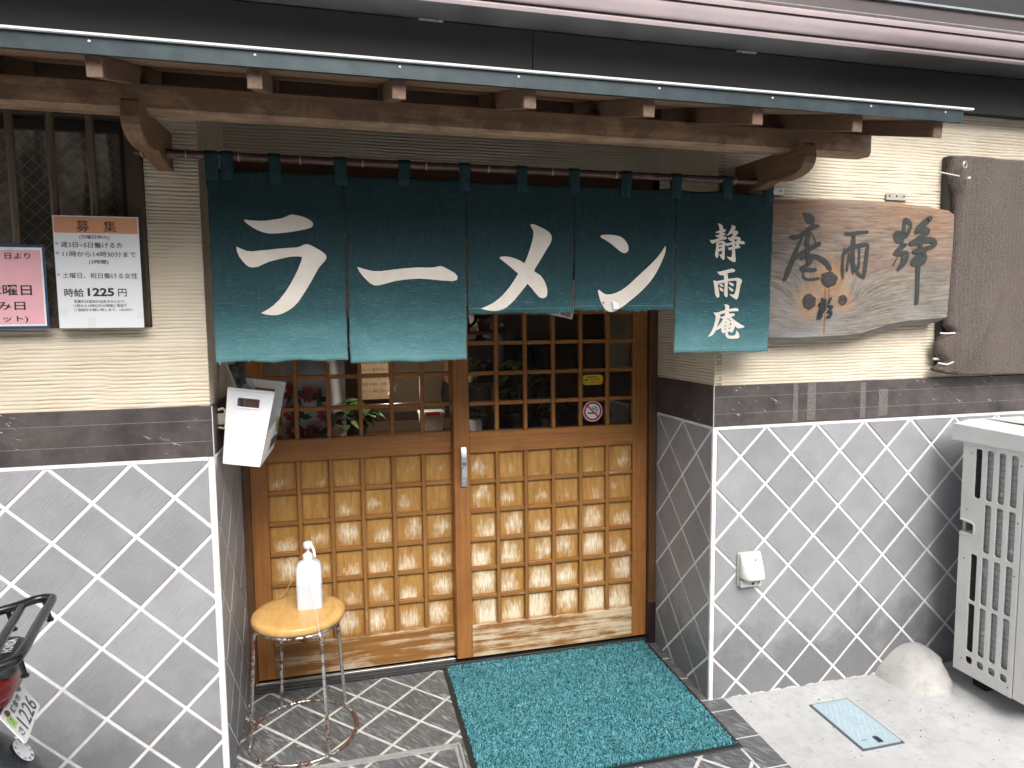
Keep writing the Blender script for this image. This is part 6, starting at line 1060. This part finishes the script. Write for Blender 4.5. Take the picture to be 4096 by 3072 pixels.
# wheels, body, seat, front end (outside the frame, simply shaped)
TYRE = plain('tyre_rubber', (.02,.02,.02), .75, 0, .2, 60)
def wheel(r0, nm):
    z0 = .282+gz(-.6); u = 28; pr = [(.225,-.028),(.262,-.036),(.280,-.018),(.283,0),(.280,.018),(.262,.036),(.225,.028)]; v = []
    for k in range(u):
        a = 2*math.pi*k/u
        for q, w in pr: v.append(bk(r0+q*math.cos(a), w, z0+q*math.sin(a)))
    n = len(pr); f = [(k*n+i, k*n+i+1, ((k+1)%u)*n+i+1, ((k+1)%u)*n+i) for k in range(u) for i in range(n-1)]+[(k*n, ((k+1)%u)*n, ((k+1)%u)*n+n-1, k*n+n-1) for k in range(u)]
    W_ = MB().add(v, f).build(nm, TYRE, SCO, True); mb = MB(); mb.tube([bk(r0,-.06,z0),bk(r0,.06,z0)], .04, 12)
    for k in range(12): a = 2*math.pi*k/12; mb.tube([bk(r0+.04*math.cos(a),.02*(-1)**k,z0+.04*math.sin(a)), bk(r0+.226*math.cos(a),0,z0+.226*math.sin(a))], .003, 5)
    mb.build('rim', ALU, W_, True)
wheel(WC[0],'rear_wheel'); wheel(-1.42,'front_wheel')
loft([(-.85,0,.62,.09,.05),(-.75,0,.70,.12,.05),(-.55,0,.715,.13,.055),(-.36,0,.72,.12,.05)], 'saddle', BLKP, SCO)
loft([(-.98,0,.40,.08,.10),(-.80,0,.48,.10,.14),(-.55,0,.55,.12,.11),(-.35,0,.585,.11,.08),(-.20,0,.615,.08,.045)], 'side_body', BODYM, SCO)
loft([(-1.30,0,.62,.16,.30),(-1.22,0,.58,.19,.30),(-1.18,0,.55,.17,.24)], 'leg_shield', BODYM, SCO)
MB().tube([bk(-1.42,0,.30),bk(-1.30,0,.75),bk(-1.24,0,.98)], .022, 10).build('steering_column', BLKT, SCO, True); MB().tube([bk(-1.14,-.32,1.0),bk(-1.24,-.12,1.0),bk(-1.25,.12,1.0),bk(-1.14,.32,1.0)], .013, 10).build('handlebar', BLKT, SCO, True)
MB().tube([bk(-1.42,.05,.28),bk(-1.36,.05,.6)], .016, 8).build('fork', BLKT, SCO, True)
MB().tube([bk(-.7,-.10,.30),bk(-.72,-.20,gz(-.7)+.012)], .01, 8).build('side_stand', BLKT, SCO, True)

# grit and leaf crumbs on the pavement
rs = random.Random(9); mb = MB()
for k in range(70):
    x, y = rs.uniform(.07,1.0), rs.uniform(-.75,-.03); r = rs.uniform(.0012,.0045); z = gz(y)+.0005; a0 = rs.uniform(0,6.28); n = rs.randint(4,6)
    b0 = len(mb.v); mb.v += [(x+r*math.cos(a0+6.283*j/n)*rs.uniform(.6,1.5), y+r*math.sin(a0+6.283*j/n)*rs.uniform(.5,1), z) for j in range(n)]+[(x,y,z+r*.7)]; mb.f += [(b0+j, b0+(j+1)%n, b0+n) for j in range(n)]
gr = mb.build('pavement_grit', plain('dark_grit', (.12,.10,.08), .9, 0, .6, 300)); tag(gr, 'scattered dark grit and leaf crumbs on the concrete', 'grit', kind='stuff')
# ------------------------------------------------------------------ indoor stand-ins for the street reflections in the door glass
LEAF = plain('green_leaf', (.065,.15,.04), .45, 0, .35, 25); LEAFD = plain('dark_green_leaf', (.05,.12,.045), .4, 0, .3, 25)
def leaf_mb(mb, base, d, up, L, w):
    d = Vector(d).normalized(); s = d.cross(Vector(up)).normalized(); u = s.cross(d); b = Vector(base); n = 5; P_ = []
    for k in range(n+1):
        q = k/n; c = b+d*L*q+u*(-.35*L*q*q); ww = w*math.sin(math.pi*(q**.75))*.5+.0005; P_.append([tuple(c-s*ww+u*.12*ww),tuple(c),tuple(c+s*ww+u*.12*ww)])
    mb.grid(np.array(P_))
def plant(name, label, loc, pot, nst, spread, height, L, w, m, seed, drop=0., flower=None, group='plants behind the door glass'):
    rs = random.Random(seed); T = empty(name, loc, label, 'plant', group); x, y, z = loc
    pr, ph, pm = pot
    MB().lathe([(pr*.72,0),(pr*.95,ph*.86),(pr*1.04,ph*.87),(pr*1.04,ph),(pr*.9,ph),(pr*.86,ph*.9)], loc, 18).build('pot', pm, T, True)
    fol = MB(); stem = MB(); fl = MB()
    for k in range(nst):
        a = rs.uniform(0,2*math.pi); r = spread*rs.uniform(.2,1); h = height*rs.uniform(.35,1); p0 = Vector((x+.3*pr*math.cos(a),y+.3*pr*math.sin(a),z+ph*.9)); p2 = Vector((x+r*math.cos(a),y+r*math.sin(a),z+ph+h-drop*rs.random())); p1 = (p0+p2)/2+Vector((0,0,h*.25+drop*.4)); stem.tube([p0,p1,p2], .0018, 4)
        for q in range(rs.randint(3,5)):
            b = rs.uniform(0,2*math.pi); leaf_mb(fol, p1.lerp(p2, rs.uniform(.1,1)), (math.cos(b),math.sin(b),rs.uniform(-.5,.5)), (0,0,1), L*rs.uniform(.6,1.1), w*rs.uniform(.7,1.1))
        if flower and rs.random() < flower[1]:
            for q in range(5): b = 2*math.pi*q/5; leaf_mb(fl, p2, (math.cos(b),math.sin(b),.5), (0,0,1), flower[2], flower[2]*.7)
    stem.build('stems', LEAFD, T); fol.build('foliage', m, T, True)
    if flower: fl.build('blossoms', flower[0], T, True)
    return T
CLAY = plain('clay_pot', (.36,.15,.08), .8); WPOT = plain('white_pot', (.82,.84,.86), .4); GPOT = plain('green_pot', (.40,.52,.20), .5); BPOT = plain('dark_pot', (.05,.05,.05), .6)
PKF = plain('pink_petal', (.85,.24,.5), .6); WHF = plain('white_petal', (.80,.80,.76), .6)
SHELF = wood('indoor_shelf_wood', (.10,.05,.025), (.20,.10,.05), 0, .5)
sh1 = MB().box(-1.64,-.10,.60,.96,.93,.955,.003).build('indoor_counter', SHELF); tag(sh1, 'dark wooden counter just inside the lattice doors', 'counter')
for x in (-1.6,-.87,-.16): MB().box(x,x+.04,.66,.92,0,.9295).build('support', SHELF, sh1)
sh2 = MB().box(-.86,-.66,.66,.84,1.175,1.19,.002).build('indoor_shelf', SHELF); tag(sh2, 'small shelf with pink flowers behind the right door glass', 'shelf')
for x in (-.855,-.675): MB().box(x,x+.012,.70,.82,.9555,1.1745).build('support', SHELF, sh2)
sh3 = MB().box(-.88,-.62,.68,.86,1.40,1.415,.002).build('indoor_shelf', SHELF); tag(sh3, 'small upper shelf carrying the vacuum flask', 'shelf')
for x in (-.875,-.635): MB().box(x,x+.012,.72,.84,1.1905,1.3995).build('support', SHELF, sh3)
VF = empty('vacuum_flask', (-.815,.76,1.4152), 'black vacuum flask with a copper band behind the right door glass', 'flask')
MB().lathe([(.045,0),(.048,.01),(.046,.05),(.036,.095),(.030,.11)], (-.815,.76,1.4152), 20).build('body', plain('copper_steel', (.42,.24,.14), .25, .9), VF, True); MB().lathe([(.034,.11),(.036,.12),(.03,.14),(.02,.147)], (-.815,.76,1.4152), 20).build('cap', BLKP, VF, True); MB().tube(sm([(-.775,.76,1.52),(-.745,.76,1.515),(-.742,.76,1.46),(-.77,.76,1.435)]), .007, 8).build('handle', BLKP, VF, True)
MB().lathe([(.044,.02),(.0495,.03),(.0495,.035)], (-.815,.76,1.4152), 20).build('band', BLKP, VF, True)
plant('flower_pot', 'pink flowering pot on the small shelf behind the right door', (-.775,.73,1.1902), (.045,.05,GPOT), 16, .07, .06, .03, .018, LEAFD, 2, 0, (PKF,.9,.020))
plant('potted_plant', 'small plant in a clay pot on the upper shelf by the flask', (-.70,.77,1.4152), (.032,.045,CLAY), 12, .05, .05, .026, .017, LEAF, 3)
plant('potted_plant', 'little white pot with dark leaves at the lower left of the right door', (-.765,.68,.9552), (.036,.075,WPOT), 12, .06, .05, .035, .02, LEAFD, 4)
plant('potted_plant', 'large leafy plant in the middle of the right door glass', (-.55,.76,.9552), (.06,.09,BPOT), 34, .16, .28, .07, .045, LEAF, 5, .05, (WHF,.22,.016))
plant('potted_plant', 'bushy plant with white blossoms beside the no smoking sticker', (-.40,.72,.9552), (.055,.06,BPOT), 26, .10, .12, .05, .03, LEAFD, 6, .02, (WHF,.4,.016))
plant('potted_plant', 'trailing broad-leaved plant behind the left door glass', (-1.28,.70,.9552), (.055,.07,BPOT), 20, .12, .13, .085, .055, LEAF, 7, .06)
# foam box with red band on a small pallet
FBX = empty('foam_box', (-.955,.70,.9552), 'white foam box with a red band by the door meeting stile', 'box')
MB().add([(-.955+sx*a,.70+sy*b,z) for z,a,b in ((.990,.043,.032),(1.062,.052,.040)) for sx,sy in ((-1,-1),(1,-1),(1,1),(-1,1))], [(3,2,1,0),(4,5,6,7)]+[(i,(i+1)%4,4+(i+1)%4,4+i) for i in range(4)]).build('body', plain('speckled_foam', (.84,.84,.85), .7, 0, .2, 180), FBX)
MB().box(-1.010,-.900,.657,.743,1.0622,1.074,.002).build('lid', WHT, FBX); MB().box(-.985,-.925,.6555,.6565,1.058,1.073).build('red_band', RED, FBX); mb = MB(); mb.box(-1.02,-.89,.65,.75,.978,.985)
for x in (-1.01,-.96,-.91): mb.box(x,x+.015,.65,.75,.9555,.978)
mb.build('pallet', BLKP, FBX)
# printed white cloth hanging inside the left door
CLB = empty('printed_cloth', (-1.44,.62,1.2), 'white cloth with red flower print behind the left door glass', 'cloth')
u, w = np.meshgrid(np.linspace(0,1,24), np.linspace(0,1,30)); x = -1.565+.25*u-.03*w*0; z = .985+.62*w; y = .62+.008*np.sin(u*14+w*2); MB().grid(np.stack([x,y,z],-1)).build('sheet', plain('off_white_cloth', (.80,.81,.81), .7, 0, .06, 12), CLB, True, angle=180)
RP_ = plain('red_print', (.60,.03,.05), .6); GP_ = plain('green_print', (.02,.11,.07), .6); GY = plain('grey_print', (.30,.28,.29), .6)
rs = random.Random(3)
for k, (cx, cz) in enumerate(((-1.53,1.10),(-1.45,1.02),(-1.52,1.03),(-1.40,1.09),(-1.55,1.19),(-1.46,1.17))):
    mb = MB(); [leaf_mb(mb, (cx,.609,cz), (math.cos(2*math.pi*q/9),0,math.sin(2*math.pi*q/9)), (0,1,0), .034, .026) for q in range(9)]; mb.build('flower_print', RP_, CLB)
    mb = MB(); [leaf_mb(mb, (cx+.035,.6095,cz-.02), (math.cos(q*1.3+k),0,math.sin(q*1.3+k)), (0,1,0), .05, .022) for q in range(4)]; mb.build('leaf_print', GP_, CLB)
    disc((cx,cz),.001,.009,.607,14).build('flower_eye', GY if k % 2 else WHT, CLB)
NB_ = MB().box(-1.245,-1.10,1.0,1.012,1.10,1.34).build('wall_menu', plain('kraft_menu_paper', (.50,.36,.22), .7)); tag(NB_, 'brown paper menu hanging behind the left door glass', 'menu')
for k, tx in enumerate(('2026年5月1日~','毎週 水曜日・金曜日','Aセット・春巻きお休み日')*2): place_text('print', tx, NB_, lambda a,b: (a,.9985,b), -1.235,-1.112,1.30-.034*k,1.316-.034*k, INKG, 0)
bw_ = MB().box(-3.2,2.4,1.36,1.40,0,2.5).build('indoor_screen', plain('brown_panel_wall', (.46,.35,.24), .7, 0, .3, 4)); tag(bw_, 'brown panelled partition in the dim dining room', 'partition')
for z in (.95,1.32): MB().box(-3.2,2.4,1.345,1.3595,z,z+.04).build('rail', SHELF, bw_)
# person in black behind the right door
PE = None
me = bpy.data.meshes.new('person'); J = [(0,0,.92),(0,0,1.12),(-.01,.02,1.30),(-.03,.03,1.38),(-.05,.03,1.44),(-.07,.01,1.52),
     (.16,.02,1.31),(.22,.05,1.08),(.17,-.10,.98),(-.19,.02,1.30),(-.26,.0,1.08),(-.20,-.14,.99),(.09,0,.88),(.10,.02,.48),(.10,.05,.05),(.10,-.06,.03),(-.09,0,.88),(-.10,.02,.48),(-.10,.05,.05),(-.10,-.06,.03)]
E_ = [(0,1),(1,2),(2,3),(3,4),(4,5),(2,6),(6,7),(7,8),(2,9),(9,10),(10,11),(0,12),(12,13),(13,14),(14,15),(0,16),(16,17),(17,18),(18,19)]
Rr = [(.15,.12),(.16,.12),(.15,.11),(.06,.06),(.06,.065),(.085,.095),(.075,.075),(.055,.055),(.04,.04),(.075,.075),(.055,.055),(.04,.04),(.10,.10),(.075,.075),(.045,.045),(.04,.03),(.10,.10),(.075,.075),(.045,.045),(.04,.03)]
me.from_pydata(J, E_, []); ob = bpy.data.objects.new('tmpperson', me); COL.objects.link(ob); sk = ob.modifiers.new('k','SKIN')
for i, q in enumerate(me.skin_vertices[0].data): q.radius = Rr[i]; q.use_root = (i == 0)
sd = ob.modifiers.new('s','SUBSURF'); sd.levels = 2; dg = bpy.context.evaluated_depsgraph_get(); bmesh_ = bpy.data.meshes.new_from_object(ob.evaluated_get(dg)); bpy.data.objects.remove(ob)
PE = empty('person', (-.56,1.05,0), 'person in a black jacket standing in for a reflection in the right door glass', 'person')
jk = bpy.data.objects.new('body', bmesh_); COL.objects.link(jk); jk.parent = PE; bmesh_.materials.append(plain('black_jacket', (.012,.014,.013), .8)); bmesh_.materials.append(plain('skin', (.50,.31,.21), .5)); bmesh_.polygons.foreach_set('use_smooth',[True]*len(bmesh_.polygons))
for p in bmesh_.polygons:
    if p.center.z > 1.40: p.material_index = 1
def ell(c, r, m, nm, cutf=None):
    bm = bmesh.new(); bmesh.ops.create_uvsphere(bm, u_segments=18, v_segments=12, radius=1)
    for q in bm.verts: q.co = Vector((c[0]+q.co.x*r[0]-0, c[1]+q.co.y*r[1], c[2]+q.co.z*r[2]))
    if cutf: bmesh.ops.delete(bm, geom=[q for q in bm.verts if cutf(q.co)], context='VERTS')
    mb = MB().frombm(bm); mb.v = [(x-.56,y+1.05,z) for x,y,z in mb.v]; return mb.build(nm, m, PE, True, angle=180)
ell((-.055,.025,1.535), (.098,.105,.115), plain('grey_blond_hair', (.28,.22,.14), .6, 0, .4, 60), 'hair', lambda c: c.z < 1.47 or (c.x < -.09 and c.z < 1.55))
ell((-.135,.0,1.475), (.035,.06,.04), WHT, 'face_mask'); ell((-.045,-.078,1.51), (.016,.012,.028), bpy.data.materials['skin'], 'ear'); ell((.0,.02,1.385), (.085,.085,.03), plain('grey_collar', (.33,.34,.35), .8), 'collar')

# ------------------------------------------------------------------ house across the lane (behind the camera, mirrored in the door glass)
OH = empty('opposite_house', (-1,-6.4,gz(-6.4)), 'dark timber house front across the lane', 'building')
TIM = wood('dark_timber_front', (.05,.028,.016), (.11,.06,.035), 2, .7, 12); MB().box(-9,7,-9.5,-6.4,-.3,4.2).build('wall', TIM, OH)
MB().add([(-9.5,-5.9,4.15),(7.5,-5.9,4.15),(7.5,-9.6,5.4),(-9.5,-9.6,5.4),(-9.5,-5.9,4.25),(7.5,-5.9,4.25),(7.5,-9.6,5.5),(-9.5,-9.6,5.5)], [(3,2,1,0),(4,5,6,7),(0,1,5,4),(1,2,6,5),(2,3,7,6),(3,0,4,7)]).build('roof', plain('grey_roof_tile', (.09,.09,.095), .6), OH)
for x in (-7.2,-4.6,-2.0,.6,3.2): 
    o = MB().box(x,x+1.7,-6.38,-6.36,.9,2.3).build('window', plain('dim_window_glass', (.03,.035,.035), .1) if 'dim_window_glass' not in bpy.data.materials else bpy.data.materials['dim_window_glass'], OH)
    for k in range(5): MB().box(x+.05+k*.4,x+.08+k*.4,-6.355,-6.33,.9,2.3).build('window_bar', TIM, o)

# small lit lamp on the counter (its warm glint shows in the left door)
LP = empty('counter_lamp', (-1.13,.67,.9552), 'small lit amber lamp glinting behind the left door glass', 'lamp')
t = NT('lit_amber_bulb'); LAMPM = t.set((.8,.55,.3), .6); t.p.inputs['Emission Color'].default_value = (1,.66,.33,1); t.p.inputs['Emission Strength'].default_value = 1.8
MB().lathe([(.003,.190),(.006,.195),(.0075,.202),(.006,.210),(.003,.214)], (-1.13,.67,.9552), 14).build('bulb', LAMPM, LP, True)
MB().lathe([(.03,0),(.03,.006),(.006,.012),(.0045,.10),(.0045,.185),(.008,.1895)], (-1.13,.67,.9552), 16).build('stand', BLKP, LP, True)
ld = bpy.data.lights.new('bulb_light', 'POINT'); ld.energy = 1.4; ld.color = (1,.86,.70); ld.shadow_soft_size = .03
lo = bpy.data.objects.new('bulb_light', ld); COL.objects.link(lo); lo.parent = LP; lo.location = (0,-.02,.235)
